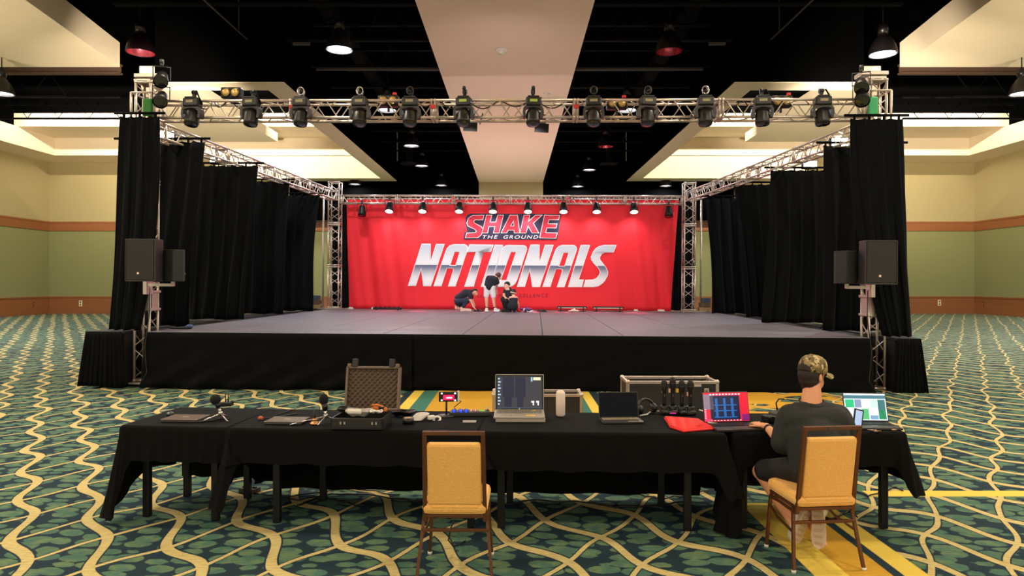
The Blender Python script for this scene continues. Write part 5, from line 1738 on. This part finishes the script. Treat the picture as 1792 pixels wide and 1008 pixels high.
def organic(name, prims, m, parent=None, voxel=0.012, smooth=6, inv=None):
    """fuse tapered limbs and ellipsoids into one continuous surface"""
    b = B()
    for pr in prims:
        if pr[0] == 'c':
            _, p0, p1, r0, r1 = pr
            p0, p1 = Vector(p0), Vector(p1)
            b.cyl(p0, p1, r0, r1, n=14)
            b.ball(p0, r0, 12)
            b.ball(p1, r1, 12)
        elif pr[0] == 'b':
            b.ball(pr[1], pr[2], 16, pr[3] if len(pr) > 3 else None)
        else:
            b.box(pr[1], pr[2], pr[3] if len(pr) > 3 else None)
    if inv is not None:
        bmesh.ops.transform(b.bm, matrix=inv, verts=b.bm.verts[:])
    o = b.obj(name, m, parent)
    r = o.modifiers.new('fuse', 'REMESH')
    r.mode = 'VOXEL'
    r.voxel_size = voxel
    s = o.modifiers.new('soften', 'SMOOTH')
    s.iterations = smooth
    s.factor = 0.5
    return bake(o)


m_skin = mat('skin', (228, 158, 116), 0.55, var=0.06, scale=8)
m_skin2 = mat('skin_fair', (226, 170, 150), 0.55, var=0.06, scale=8)
m_hair = mat('dark_brown_hair', (38, 24, 18), 0.6, var=0.4, scale=30, stretch=(6, 6, 1), bump=0.6, bscale=60)
m_hairb = mat('black_hair', (16, 14, 15), 0.55, var=0.4, scale=30)
m_tee = mat('charcoal_tshirt', (30, 32, 30), 0.85, var=0.12, scale=5, bump=0.15, bscale=160)
m_shorts = mat('black_shorts', (20, 19, 19), 0.85, var=0.15, scale=5)
m_sole = mat('cream_shoe', (214, 190, 164), 0.7, var=0.08, scale=20)
# camouflage cloth
kk = NT('camouflage_cloth')
kk.xyz()
c1, c2, c3 = kk.noise(kk.vec, 16, 2.0), kk.noise(kk.vec, 23, 3.0), kk.noise(kk.vec, 34, 2.0)
cc = kk.mix(kk.step(c1, 0.48, 0.52), (150, 128, 80), (112, 96, 56))
cc = kk.mix(kk.step(c2, 0.56, 0.59), cc, (196, 176, 128))
cc = kk.mix(kk.step(c3, 0.62, 0.64), cc, (58, 44, 30))
kk.put(kk.b.inputs['Base Color'], cc)
kk.b.inputs['Roughness'].default_value = 0.85

# --- the operator, seated with the back to the camera
root = Vector((2.06, 4.66, 0.0))
op = thing('person', 'person in camouflage cap and dark T-shirt seated at the right end table', 'person', root)
inv = Matrix.Translation(-root)
hc = Vector((2.128, 4.88, 1.205))       # head centre
fd = Vector((math.sin(R(62)), math.cos(R(62)), -0.04)).normalized()   # facing to the right
rt = Vector((fd.y, -fd.x, 0)).normalized()
hy = -math.atan2(fd.x, fd.y)
hand = Vector((1.835, 5.135, 0.792))
wr = Vector((1.868, 5.055, 0.79))
body = [
    ('b', hc + Vector((0, 0, 0.015)), (0.076, 0.095, 0.105), (0, 0, hy)),
    ('b', hc + fd * 0.035 + Vector((0, 0, -0.06)), (0.055, 0.062, 0.062), (0, 0, hy)),
    ('c', hc + fd * 0.065 + Vector((0, 0, -0.095)), hc + fd * 0.03 + Vector((0, 0, -0.085)), 0.026, 0.034),
    ('c', hc + fd * 0.088 + Vector((0, 0, -0.005)), hc + fd * 0.106 + Vector((0, 0, -0.035)), 0.009, 0.014),
    ('b', hc + fd * 0.088 + Vector((0, 0, -0.068)), (0.022, 0.012, 0.009), (0, 0, hy)),
    ('b', hc + rt * 0.034 + fd * 0.078 + Vector((0, 0, 0.0)), (0.016, 0.012, 0.010), (0, 0, hy)),
    ('b', hc - rt * 0.034 + fd * 0.078 + Vector((0, 0, 0.0)), (0.016, 0.012, 0.010), (0, 0, hy)),
    ('b', hc + rt * 0.076 - fd * 0.008 + Vector((0, 0, -0.022)), (0.011, 0.020, 0.034), (0, 0, hy + 0.35)),
    ('b', hc - rt * 0.076 - fd * 0.008 + Vector((0, 0, -0.022)), (0.011, 0.020, 0.034), (0, 0, hy - 0.35)),
    ('c', (2.108, 4.845, 0.975), hc + Vector((-0.005, -0.012, -0.06)), 0.076, 0.055),
    ('c', (2.06, 4.66, 0.56), (2.09, 4.78, 0.86), 0.11, 0.09),
    ('c', (1.97, 4.81, 0.91), (2.24, 4.80, 0.91), 0.075, 0.075),
    ('c', (1.94, 4.82, 0.90), (1.905, 4.80, 0.70), 0.052, 0.043),
    ('c', (1.905, 4.80, 0.70), wr, 0.042, 0.027),
    ('c', (2.27, 4.80, 0.90), (2.40, 4.86, 0.72), 0.052, 0.043),
    ('c', (2.40, 4.86, 0.72), (2.36, 5.06, 0.79), 0.042, 0.027),
    ('c', (2.0, 4.70, 0.56), (1.80, 4.99, 0.475), 0.085, 0.06),
    ('c', (1.80, 4.99, 0.475), (1.985, 4.81, 0.135), 0.055, 0.036),
    ('c', (2.15, 4.70, 0.56), (2.27, 5.04, 0.50), 0.085, 0.06),
    ('c', (2.27, 5.04, 0.50), (2.10, 4.80, 0.14), 0.055, 0.036),
]


def hand_prims(w0, dirv, side, up=Vector((0, 0, 1)), thumb=1):
    """palm, four unequal bent fingers and a thumb from its side"""
    d = dirv.normalized()
    s = side.normalized()
    out = [('c', w0, w0 + d * 0.03, 0.024, 0.022)]
    for k_ in range(4):
        off = (k_ - 1.5) * 0.019
        L = (0.068, 0.078, 0.073, 0.058)[k_]
        base_ = w0 + d * 0.075 + s * off
        out.append(('c', w0 + d * 0.01 + s * off * 0.7, base_, 0.0125, 0.011))
        mid_ = base_ + d * L * 0.5 + s * off * 0.18 + up * 0.006
        tip = base_ + d * L * 0.9 + s * off * 0.3 - up * 0.016
        out.append(('c', base_, mid_, 0.0095, 0.0085))
        out.append(('c', mid_, tip, 0.0085, 0.007))
    tb = w0 + d * 0.02 - s * 0.03 * thumb
    tm = tb + d * 0.035 - s * 0.028 * thumb - up * 0.004
    tt = tm + d * 0.032 - s * 0.006 * thumb - up * 0.008
    out += [('c', w0 + d * 0.01, tb, 0.016, 0.0125), ('c', tb, tm, 0.0115, 0.010), ('c', tm, tt, 0.0095, 0.0075)]
    return out


hd_ = Vector((-0.30, 0.85, 0.0))
body += hand_prims(wr + Vector((-0.006, 0.02, 0.0)), hd_, Vector((-0.85, -0.30, 0)), thumb=-1)
body += hand_prims(Vector((2.36, 5.075, 0.79)), Vector((0.1, 0.9, 0)), Vector((0.9, -0.1, 0)), thumb=1)
o = organic('body', body, m_skin, op, voxel=0.0055, smooth=5, inv=inv)
# T-shirt
tee = [
    ('c', (2.06, 4.64, 0.58), (2.075, 4.70, 0.76), 0.158, 0.165),
    ('c', (1.985, 4.66, 0.58), (1.99, 4.72, 0.78), 0.10, 0.11),
    ('c', (2.165, 4.66, 0.58), (2.165, 4.72, 0.78), 0.10, 0.11),
    ('c', (1.99, 4.745, 0.80), (2.195, 4.74, 0.80), 0.125, 0.125),
    ('c', (1.97, 4.775, 0.885), (2.24, 4.77, 0.885), 0.11, 0.11),
    ('c', (2.0, 4.81, 0.937), (2.22, 4.805, 0.937), 0.078, 0.078),
    ('c', (1.945, 4.81, 0.915), (2.275, 4.80, 0.915), 0.088, 0.088),
    ('c', (1.935, 4.81, 0.90), (1.885, 4.79, 0.735), 0.088, 0.086),
    ('c', (2.285, 4.80, 0.90), (2.36, 4.83, 0.735), 0.088, 0.086),
    ('c', (2.035, 4.82, 0.955), (2.18, 4.82, 0.955), 0.062, 0.062),
]
organic('t_shirt', tee, m_tee, op, voxel=0.010, smooth=7, inv=inv)
nk = B().lathe([(0.085, -0.008), (0.092, 0), (0.085, 0.008), (0.078, 0), (0.085, -0.008)], 24, inv @ Matrix.Translation((2.108, 4.832, 1.012)) @ Matrix.Rotation(R(14), 4, 'X')).obj('collar', m_tee, op)
organic('shorts', [('c', (2.0, 4.68, 0.565), (1.825, 4.965, 0.49), 0.105, 0.082), ('c', (2.15, 4.68, 0.565), (2.25, 5.0, 0.51), 0.105, 0.082), ('c', (2.0, 4.65, 0.57), (2.14, 4.65, 0.57), 0.11, 0.11)], m_shorts, op, voxel=0.010, inv=inv)
# wrist band
wb = B().lathe([(0.028, -0.009), (0.032, -0.009), (0.032, 0.009), (0.028, 0.009)], 18, inv @ Matrix.Translation(wr - (wr - Vector((1.905, 4.80, 0.70))).normalized() * 0.025) @ (wr - Vector((1.905, 4.80, 0.70))).to_track_quat('Z', 'Y').to_matrix().to_4x4()).obj('wrist_band', m_blackplastic, op)
# hair: cropped at the nape, fuller at the back
organic('hair', [('b', hc - fd * 0.018 + Vector((0, 0, 0.0)), (0.083, 0.092, 0.088), (0, 0, hy)), ('b', hc - fd * 0.035 + Vector((0, 0, -0.05)), (0.072, 0.064, 0.05), (0, 0, hy)), ('c', hc - fd * 0.05 + Vector((0, 0, -0.085)) - rt * 0.02, hc - fd * 0.045 + Vector((0, 0, -0.088)) + rt * 0.025, 0.03, 0.028)], m_hair, op, voxel=0.008, smooth=3, inv=inv)
# cap
hi = inv @ Matrix.Translation(hc) @ Matrix.Rotation(hy, 4, 'Z')
cp = B()
pr_ = [(0.0955, 0.0), (0.0965, 0.03), (0.093, 0.062), (0.080, 0.092), (0.055, 0.113), (0.025, 0.122), (0.0, 0.124)]
cp.lathe(pr_, 28, hi @ Matrix.Translation((0, 0.004, 0.01)) @ Matrix.Rotation(R(-8), 4, 'X') @ Matrix.Diagonal((0.92, 1.09, 1, 1)))
cap = cp.obj('cap', kk.m, op, solid=0.006)
B().ball((0, 0, 0.002), (0.010, 0.010, 0.006), 10).obj('cap_button', kk.m, cap).location = (hi @ Vector((0, -0.012, 0.134)))


def brim(u_, v_):
    a = (u_ - 0.5) * R(150)
    r_ = 0.082 + 0.078 * v_ * math.cos(a * 0.62)
    x_ = math.sin(a) * (0.088 + 0.006 * v_)
    y_ = 0.01 + math.cos(a) * 0.092 + 0.078 * v_ * math.cos(a * 0.6)
    z_ = 0.010 - 0.020 * v_ - 0.026 * (x_ / 0.09) ** 2
    return hi @ Vector((x_, y_, z_))


B().grid(brim, 20, 8).obj('brim', kk.m, cap, solid=0.005)
hole = B()
hole.grid(lambda u_, v_: hi @ (Matrix.Translation((0, 0.004, 0.01)) @ Matrix.Rotation(R(-8), 4, 'X') @ Vector((0.102 * 0.92 * math.sin(R(-38 + 76 * u_)), -0.1035 * 1.05 * math.cos(R(-38 + 76 * u_)), 0.004 + 0.05 * v_ * math.sqrt(max(0.02, 1 - (2 * u_ - 1) ** 2))))), 16, 4).obj('hair_opening', m_hair, cap, solid=0.004)


# shoes, toes on the carpet, soles turned back
def shoe(lb, heel, toe, nrm, m_u):
    heel, toe = Vector(heel) - root, Vector(toe) - root
    ax_ = (toe - heel)
    L = ax_.length
    ax_.normalize()
    n_ = Vector(nrm)
    n_ = (n_ - ax_ * n_.dot(ax_)).normalized()
    sd = ax_.cross(n_)
    M_ = Matrix((sd, ax_, n_)).transposed().to_4x4()
    M_.translation = heel
    outl = [(-0.030, 0.0), (-0.036, 0.05), (-0.034, 0.11), (-0.042, 0.19), (-0.040, 0.24), (-0.022, 0.272), (0.004, 0.28), (0.028, 0.265), (0.042, 0.23), (0.042, 0.18), (0.032, 0.11), (0.034, 0.05), (0.028, 0.0), (0.0, -0.012)]
    k_ = L / 0.28
    sh_ = B().prism([(a * 1.12, b_ * k_) for a, b_ in outl], 0.028, M_, bev=0.007).obj('shoe_sole', m_sole, op)
    up = [('b', (0, 0.20 * k_, 0.045), (0.040, 0.075 * k_, 0.034)), ('b', (0, 0.12 * k_, 0.055), (0.037, 0.08 * k_, 0.045)), ('b', (0, 0.045 * k_, 0.06), (0.036, 0.055 * k_, 0.055)), ('c', (0, 0.04 * k_, 0.07), (0, 0.03 * k_, 0.115), 0.036, 0.038)]
    organic('shoe', up, m_u, op, voxel=0.008, smooth=3, inv=M_)
    tr_ = B()
    for i in range(6):
        tr_.box((0, (0.03 + 0.042 * i) * k_, -0.002), (0.05, 0.016 * k_, 0.004))
    o_ = tr_.obj('tread', mat('shoe_tread', (198, 168, 132), 0.8), sh_)
    o_.matrix_local = M_
    return sh_


m_shoeu = mat('pale_knit_shoe', (206, 190, 178), 0.85, var=0.1, scale=60, bump=0.3, bscale=120)
shoe('left', at(1414, 896, 4.76), at(1391, 953, 4.73), (-0.25, 1, 0.28), m_shoeu)
shoe('right', at(1431, 886, 4.70), at(1432, 962, 4.63), (0.75, 1, 0.28), m_shoeu)

# --- people on the stage, built at their place in front of the backdrop
GY = sz(860, 545.5, DZ).y


def zq(zx, zy, dy=0.0):
    q = sl(780 + zx / 11.2, 470 + zy / 11.2, GY)
    return Vector((q.x, GY + dy, q.z))


def stage_person(lb, zx, zy):
    q = zq(zx, zy)
    r_ = Vector((q.x, q.y, DZ))
    return thing('person', lb, 'person', r_, mtx=STG), Matrix.Translation(-r_)


m_navyt = mat('navy_black_tshirt', (26, 30, 42), 0.85, var=0.15)
m_navyp = mat('navy_trousers', (32, 44, 64), 0.85, var=0.15)
m_wshort = mat('white_shorts', (225, 222, 232), 0.8, var=0.04)
m_wshoe = mat('white_shoe', (228, 222, 226), 0.6, var=0.04)
m_blk = mat('black_wear', (18, 18, 22), 0.8, var=0.2)
VX = 0.014


def face(prims, c_, f_, s_):
    """nose, jaw, ears on a head at c_ looking along f_"""
    f_ = Vector(f_).normalized()
    r_ = f_.cross(Vector((0, 0, 1))).normalized()
    prims += [('b', c_, (0.085 * s_, 0.085 * s_, 0.11 * s_)), ('b', c_ + f_ * 0.04 * s_ + Vector((0, 0, -0.055 * s_)), (0.055 * s_, 0.055 * s_, 0.055 * s_)), ('c', c_ + f_ * 0.085 * s_, c_ + f_ * 0.105 * s_ + Vector((0, 0, -0.02 * s_)), 0.012, 0.016)]
    for k_ in (-1, 1):
        prims.append(('b', c_ + r_ * 0.085 * s_ * k_ + Vector((0, 0, -0.01)), (0.018, 0.018, 0.032)))


# standing, bent over
P_, iv = stage_person('person in dark T-shirt and white shorts bent over in front of the backdrop', 880, 840)
bp_ = []
face(bp_, zq(1035, 142, 0.10), (0.55, 0.8, -0.5), 0.95)
bp_ += [('c', zq(985, 165, 0.02), zq(1020, 150, 0.08), 0.05, 0.05), ('c', zq(860, 390, 0.02), zq(900, 220), 0.085, 0.11),
        ('c', zq(830, 210, 0.02), zq(1000, 210, 0.04), 0.07, 0.07), ('c', zq(1005, 215, 0.05), zq(1000, 310, 0.14), 0.045, 0.038), ('c', zq(1000, 310, 0.14), zq(988, 400, 0.25), 0.036, 0.025), ('b', zq(986, 420, 0.28), (0.03, 0.04, 0.05)),
        ('c', zq(835, 215, 0.1), zq(850, 320, 0.2), 0.045, 0.038), ('c', zq(850, 320, 0.2), zq(930, 400, 0.3), 0.036, 0.025),
        ('c', zq(810, 430), zq(798, 600), 0.08, 0.058), ('c', zq(798, 600), zq(808, 770), 0.058, 0.034), ('c', zq(920, 430), zq(940, 610), 0.08, 0.058), ('c', zq(940, 610), zq(962, 770), 0.058, 0.034)]
bp_ += hand_prims(zq(986, 420, 0.28), Vector((0, 0.3, -0.9)), Vector((0.9, 0.3, 0)))
organic('body', bp_, m_skin2, P_, VX * 0.7, 3, iv)
organic('t_shirt', [('c', zq(850, 350), zq(890, 230), 0.15, 0.155), ('c', zq(815, 330), zq(850, 200), 0.10, 0.11), ('c', zq(910, 330), zq(970, 215, 0.02), 0.10, 0.11), ('c', zq(1000, 220, 0.05), zq(1012, 275, 0.09), 0.07, 0.065), ('c', zq(830, 215, 0.08), zq(842, 275, 0.14), 0.07, 0.065), ('c', zq(900, 185, 0.03), zq(975, 180, 0.05), 0.085, 0.07)], m_navyt, P_, VX, 4, iv)
organic('shorts', [('c', zq(815, 390), zq(795, 530), 0.105, 0.085), ('c', zq(905, 390), zq(935, 535), 0.105, 0.085), ('c', zq(815, 370), zq(905, 370), 0.12, 0.12)], m_wshort, P_, VX, 4, iv)
organic('hair', [('b', zq(1032, 128, 0.08), (0.092, 0.09, 0.092)), ('b', zq(1010, 130, 0.05), (0.07, 0.07, 0.075))], mat('brown_hair', (74, 42, 34), 0.6, var=0.3), P_, VX, 3, iv)
for zx in (805, 962):
    B().cyl(iv @ zq(zx, 785), iv @ zq(zx, 750), 0.042, n=12).obj('sock', m_blk, P_)
for zx, dx in ((805, 0.0), (985, 0.07)):
    q = zq(zx, 830)
    q.z = DZ + 0.05
    organic('shoe', [('b', q + Vector((dx * 0.4, 0.02, 0)), (0.065 + abs(dx) * 0.6, 0.12, 0.045)), ('b', q + Vector((-dx * 0.2, -0.05, 0.02)), (0.055, 0.07, 0.06)), ('x', q + Vector((dx * 0.4, 0.0, -0.036)), (0.12 + abs(dx), 0.24, 0.02))], m_wshoe, P_, VX, 3, iv)

# kneeling on the left, looking down to the right
P_, iv = stage_person('person in dark T-shirt and jeans kneeling at the left, reaching to the stage floor', 330, 830)
bp_ = []
face(bp_, zq(572, 455, -0.02), (0.9, -0.1, -0.6), 0.95)
bp_ += [('c', zq(500, 480), zq(545, 465), 0.055, 0.05), ('c', zq(240, 600), zq(400, 500), 0.12, 0.13), ('c', zq(400, 500), zq(485, 480), 0.13, 0.09),
        ('c', zq(490, 520, -0.1), zq(495, 620, -0.12), 0.046, 0.040), ('c', zq(495, 620, -0.12), zq(550, 750, -0.12), 0.038, 0.026), ('c', zq(480, 520, 0.12), zq(520, 640, 0.15), 0.046, 0.038), ('c', zq(520, 640, 0.15), zq(560, 745, 0.12), 0.038, 0.026),
        ('c', zq(235, 640, -0.08), zq(430, 620, -0.1), 0.085, 0.065), ('c', zq(430, 620, -0.1), zq(330, 770, -0.1), 0.06, 0.045), ('c', zq(235, 640, 0.1), zq(420, 650, 0.12), 0.085, 0.065), ('c', zq(420, 650, 0.12), zq(250, 780, 0.1), 0.06, 0.045)]
bp_ += hand_prims(zq(555, 755, -0.12), Vector((0.6, 0, -0.6)), Vector((0, 1, 0)))
organic('body', bp_, m_skin2, P_, VX * 0.7, 3, iv)
organic('t_shirt', [('c', zq(250, 575), zq(380, 495), 0.135, 0.15), ('c', zq(380, 495), zq(470, 475), 0.15, 0.11), ('c', zq(480, 505, -0.1), zq(495, 565, -0.12), 0.075, 0.065), ('c', zq(480, 505, 0.12), zq(500, 570, 0.14), 0.075, 0.065)], m_navyt, P_, VX, 4, iv)
organic('trousers', [('c', zq(240, 640, -0.08), zq(425, 620, -0.1), 0.10, 0.08), ('c', zq(425, 620, -0.1), zq(350, 745, -0.1), 0.075, 0.06), ('c', zq(240, 640, 0.1), zq(415, 645, 0.12), 0.10, 0.08), ('c', zq(415, 645, 0.12), zq(270, 740, 0.1), 0.075, 0.055), ('c', zq(235, 620), zq(245, 660), 0.12, 0.12)], m_navyp, P_, VX, 4, iv)
organic('hair', [('b', zq(568, 435, -0.01), (0.095, 0.09, 0.075)), ('b', zq(545, 445, 0), (0.06, 0.085, 0.07))], m_hairb, P_, VX, 3, iv)
m_pshoe = mat('pink_beige_shoe', (214, 176, 166), 0.7, var=0.15, scale=25)
q = zq(390, 800)
q.z = DZ + 0.06
organic('shoe', [('b', q + Vector((0.03, -0.1, -0.005)), (0.19, 0.055, 0.05)), ('b', q + Vector((-0.1, -0.1, 0.02)), (0.075, 0.05, 0.06)), ('x', q + Vector((0.02, -0.1, -0.048)), (0.36, 0.09, 0.018))], m_pshoe, P_, VX, 3, iv)
q = zq(215, 760, 0.1)
organic('shoe', [('c', q + Vector((0, 0, 0.06)), q + Vector((-0.02, 0, -0.03)), 0.065, 0.055)], m_pshoe, P_, VX, 3, iv)

# squatting with a dark knit cap
P_, iv = stage_person('squatting person with a dark cap and black clothes facing the camera side', 1180, 820)
bp_ = []
face(bp_, zq(1195, 335, -0.02), (-0.6, -0.6, -0.4), 0.9)
bp_ += [('c', zq(1215, 390), zq(1205, 360), 0.05, 0.05), ('c', zq(1250, 610), zq(1215, 430), 0.11, 0.11), ('c', zq(1170, 430), zq(1140, 520, -0.1), 0.045, 0.04), ('c', zq(1140, 520, -0.1), zq(1185, 580, -0.2), 0.038, 0.028),
        ('c', zq(1250, 640), zq(1120, 590, -0.15), 0.085, 0.065), ('c', zq(1120, 590, -0.15), zq(1165, 780, -0.08), 0.06, 0.04), ('c', zq(1260, 640, 0.05), zq(1190, 620, -0.2), 0.08, 0.06), ('c', zq(1190, 620, -0.2), zq(1230, 780, -0.1), 0.06, 0.04)]
bp_ += hand_prims(zq(1185, 580, -0.2), Vector((0.8, 0, -0.3)), Vector((0, 0.3, 0.9)))
organic('body', bp_, m_skin2, P_, VX * 0.7, 3, iv)
organic('t_shirt', [('c', zq(1245, 600), zq(1215, 450), 0.125, 0.12), ('c', zq(1175, 425), zq(1158, 470, -0.05), 0.07, 0.062), ('c', zq(1210, 410), zq(1245, 420), 0.085, 0.085)], m_navyt, P_, VX, 4, iv)
organic('trousers', [('c', zq(1250, 640), zq(1125, 595, -0.15), 0.1, 0.078), ('c', zq(1125, 595, -0.15), zq(1163, 765, -0.08), 0.072, 0.058), ('c', zq(1260, 645, 0.05), zq(1195, 625, -0.2), 0.095, 0.075), ('c', zq(1195, 625, -0.2), zq(1230, 770, -0.1), 0.07, 0.055)], m_blk, P_, VX, 4, iv)
organic('knit_cap', [('b', zq(1205, 305, 0.01), (0.098, 0.098, 0.085))], m_blk, P_, VX, 3, iv)
for zx in (1145, 1235):
    q = zq(zx, 810, -0.12)
    q.z = DZ + 0.045
    organic('shoe', [('b', q, (0.11, 0.07, 0.045)), ('b', q + Vector((0.04, 0, 0.02)), (0.06, 0.055, 0.05)), ('x', q + Vector((0, 0, -0.035)), (0.2, 0.11, 0.018))], m_blk, P_, VX, 3, iv)

# crouched, back to the camera, bare arm
P_, iv = stage_person('crouching person in a black sleeveless top with back to the camera, hair tied up', 1330, 830)
bp_ = []
face(bp_, zq(1330, 470, -0.25), (0.2, 0.9, -0.5), 0.9)
bp_ += [('c', zq(1335, 560, -0.3), zq(1332, 510, -0.27), 0.05, 0.048), ('c', zq(1310, 720, -0.32), zq(1335, 590, -0.3), 0.12, 0.11), ('c', zq(1280, 570, -0.3), zq(1385, 570, -0.28), 0.055, 0.055), ('c', zq(1395, 580, -0.28), zq(1420, 680, -0.2), 0.042, 0.036), ('c', zq(1420, 680, -0.2), zq(1432, 780, -0.05), 0.034, 0.026),
        ('c', zq(1280, 580, -0.25), zq(1270, 680, -0.1), 0.042, 0.036), ('c', zq(1270, 720, -0.3), zq(1240, 650, 0.05), 0.08, 0.065), ('c', zq(1240, 650, 0.05), zq(1270, 800, -0.1), 0.055, 0.04), ('c', zq(1350, 720, -0.3), zq(1390, 650, 0.05), 0.08, 0.065), ('c', zq(1390, 650, 0.05), zq(1350, 800, -0.1), 0.055, 0.04)]
bp_ += hand_prims(zq(1432, 780, -0.05), Vector((0.1, 0.4, -0.7)), Vector((0.9, 0, 0)))
organic('body', bp_, m_skin2, P_, VX * 0.7, 3, iv)
organic('sleeveless_top', [('c', zq(1312, 720, -0.33), zq(1335, 620, -0.31), 0.145, 0.13), ('c', zq(1300, 600, -0.3), zq(1372, 600, -0.29), 0.085, 0.085)], m_navyt, P_, VX, 4, iv)
organic('trousers', [('c', zq(1275, 730, -0.3), zq(1245, 660, 0.04), 0.1, 0.08), ('c', zq(1355, 730, -0.3), zq(1388, 660, 0.04), 0.1, 0.08), ('c', zq(1245, 660, 0.04), zq(1270, 790, -0.1), 0.07, 0.055), ('c', zq(1388, 660, 0.04), zq(1350, 790, -0.1), 0.07, 0.055), ('c', zq(1280, 740, -0.32), zq(1350, 740, -0.32), 0.12, 0.12)], m_blk, P_, VX, 4, iv)
organic('hair', [('b', zq(1332, 460, -0.25), (0.092, 0.092, 0.10)), ('b', zq(1345, 420, -0.28), (0.05, 0.05, 0.045))], m_hairb, P_, VX, 3, iv)
B().lathe([(0.09, -0.02), (0.1, 0), (0.09, 0.02), (0.084, 0), (0.09, -0.02)], 20, iv @ Matrix.Translation(zq(1332, 470, -0.26)) @ Matrix.Rotation(R(15), 4, 'Y')).obj('hair_band', m_pshoe, P_)
for zx in (1265, 1350):
    q = zq(zx, 825, -0.16)
    q.z = DZ + 0.045
    organic('shoe', [('b', q, (0.06, 0.12, 0.045)), ('b', q + Vector((0, -0.05, 0.02)), (0.052, 0.06, 0.05)), ('x', q + Vector((0, 0, -0.035)), (0.1, 0.22, 0.018))], m_blk if zx < 1300 else m_navyp, P_, VX, 3, iv)

# ------------------------------------------------------------------ things lying on the stage
q = zq(1545, 825, -0.1)
q.z = DZ
t = thing('jacket', 'crumpled navy, white and red jacket on the stage floor beside the crouching person', 'jacket', q, mtx=STG)
rnd = random.Random(5)
organic('body_cloth', [('b', (rnd.uniform(-.13, .16), rnd.uniform(-.05, .1), 0.05 + rnd.uniform(0, .05)), (rnd.uniform(.05, .1), .08, rnd.uniform(.04, .07))) for i in range(9)], mat('navy_jacket', (44, 48, 96), 0.8, var=0.3, scale=12), t, VX, 2)
organic('white_panel', [('b', (0.0 + .09 * i, -0.07, 0.07 - .02 * i), (.045, .04, .05)) for i in range(3)] + [('b', (.21, -.02, .03), (.08, .06, .03))], m_wshort, t, VX, 2)
organic('red_panel', [('b', (-.19, -.02, .07), (.06, .06, .07)), ('b', (-.14, -.06, .04), (.05, .05, .04))], mat('red_jacket', (200, 26, 40), 0.8), t, VX, 2)


def bar_light(lb, zx0, zx1, py, white):
    a, b = sl(zx0, py, GY + 0.45), sl(zx1, py, GY + 0.45)
    t = thing('light_bar', lb, 'light bar', ((a.x + b.x) / 2, GY + 0.45, DZ), mtx=STG)
    w_ = b.x - a.x
    zb_ = 0.14 if white else 0.06
    B().box((0, 0, zb_), (w_, 0.09, 0.07), bev=0.01).obj('housing', m_blackmetal, t)
    for s in (-1, 1):
        B().box((s * w_ * 0.38, 0, zb_ / 2), (0.04, 0.12, zb_ - .012), bev=0.005).obj('foot', m_blackmetal, t)
    if white:
        B().box((0, -0.05, zb_ - 0.015), (w_ * 0.94, 0.012, 0.022)).obj('lens_strip', m_white, t)
        B().box((0, -0.0, 0.026), (w_ * 0.96, 0.04, 0.02)).obj('lower_rail', m_blackmetal, t)
    lamp('bar_uplight', 'SPOT', (0, -0.05, zb_ + 0.08), 150, (1.0, 0.74, 0.8), t, aim=(-a.x * 0.7, -3.5, 7.0), size=0.12, spot=R(78), blend=0.9)  # upward fill added at the bar to brighten the soffit
    if not white:
        for i in range(6):
            B().box((-w_ * .4 + w_ * .16 * i, 0, zb_ + 0.05), (0.05, 0.05, 0.03), bev=0.005).obj('lamp_block', m_blackmetal, t)
    return t


bar_light('black light bar with a white strip on the stage floor, left of the right pair', 975, 1027, 541, True)
bar_light('black light bar with a white strip on the stage floor, right of the right pair', 1037, 1091, 541, True)
bar_light('thin black light bar on the stage floor at the left of the backdrop', 653, 703, 541, False)
q = sl(1004, 543.5, GY + 0.2)
tag(organic('work_gloves', [('b', (0, 0, 0.05), (.09, .06, .045)), ('b', (.1, 0, 0.04), (.08, .05, .03)), ('c', (-.05, 0, .04), (-.16, -.02, .03), .025, .02), ('c', (.03, 0, .07), (.02, 0, .13), .02, .015)], mat('cream_gloves', (222, 200, 180), 0.8), None, VX, 2), 'pair of cream gloves in front of the white-striped light bar', 'gloves').matrix_world = STG @ Matrix.Translation((q.x, GY + 0.2, DZ))
for i, (px, lb) in enumerate(((838, 'black cable heap on the stage floor left of the standing person'), (948, 'black cable heap on the stage floor right of the jacket'))):
    q = sl(px, 544, GY + 0.15)
    b = B()
    for j in range(4):
        b.tube([(0.16 * math.cos(a) * (1 - .12 * j), 0.1 * math.sin(a) * (1 - .1 * j), 0.014 + 0.018 * j) for a in [2 * math.pi * n_ / 14 for n_ in range(14)]], 0.012, 5, closed=True)
    tag(b.obj('cable_heap', m_blackplastic), lb, 'cable').matrix_world = STG @ Matrix.Translation((q.x, GY + 0.15, DZ))
# dark cap and cloth on the front left of the deck
q = sz(316, 576, DZ)
t = thing('dropped_cloth', 'dark cloth with a blue shoe lying at the front left of the stage floor', 'cloth', q, mtx=STG)
organic('cloth_fold', [('b', (-.12 + .08 * i, 0, 0.02), (.1, .07, .025)) for i in range(4)], m_blk, t, VX, 2)
organic('blue_shoe', [('b', (.16, .02, .05), (.07, .05, .045)), ('b', (.11, .02, .03), (.08, .045, .03))], mat('blue_shoe', (60, 80, 130), 0.5), t, VX, 2)
# small crates behind the drapes at the rear
for px, py, lb, sd in ((1236, 545, 'small stack of tan boxes in the gap beside the rear right tower', 1), (548, 543, 'small tan trolley in the gap beside the rear left tower', -1)):
    q = sl(px, py, 10.3)
    t = thing('storage_box', lb, 'box', (q.x, 10.6, DZ), mtx=STG)
    for i in range(3):
        B().box((0.02 * i * sd, 0, 0.08 + 0.15 * i), (0.36 - .04 * i, 0.3, 0.14), bev=0.01).obj('box_layer', mat('tan_box_%d' % i, ((150, 120, 80), (90, 70, 50), (60, 70, 90))[i], 0.7), t)
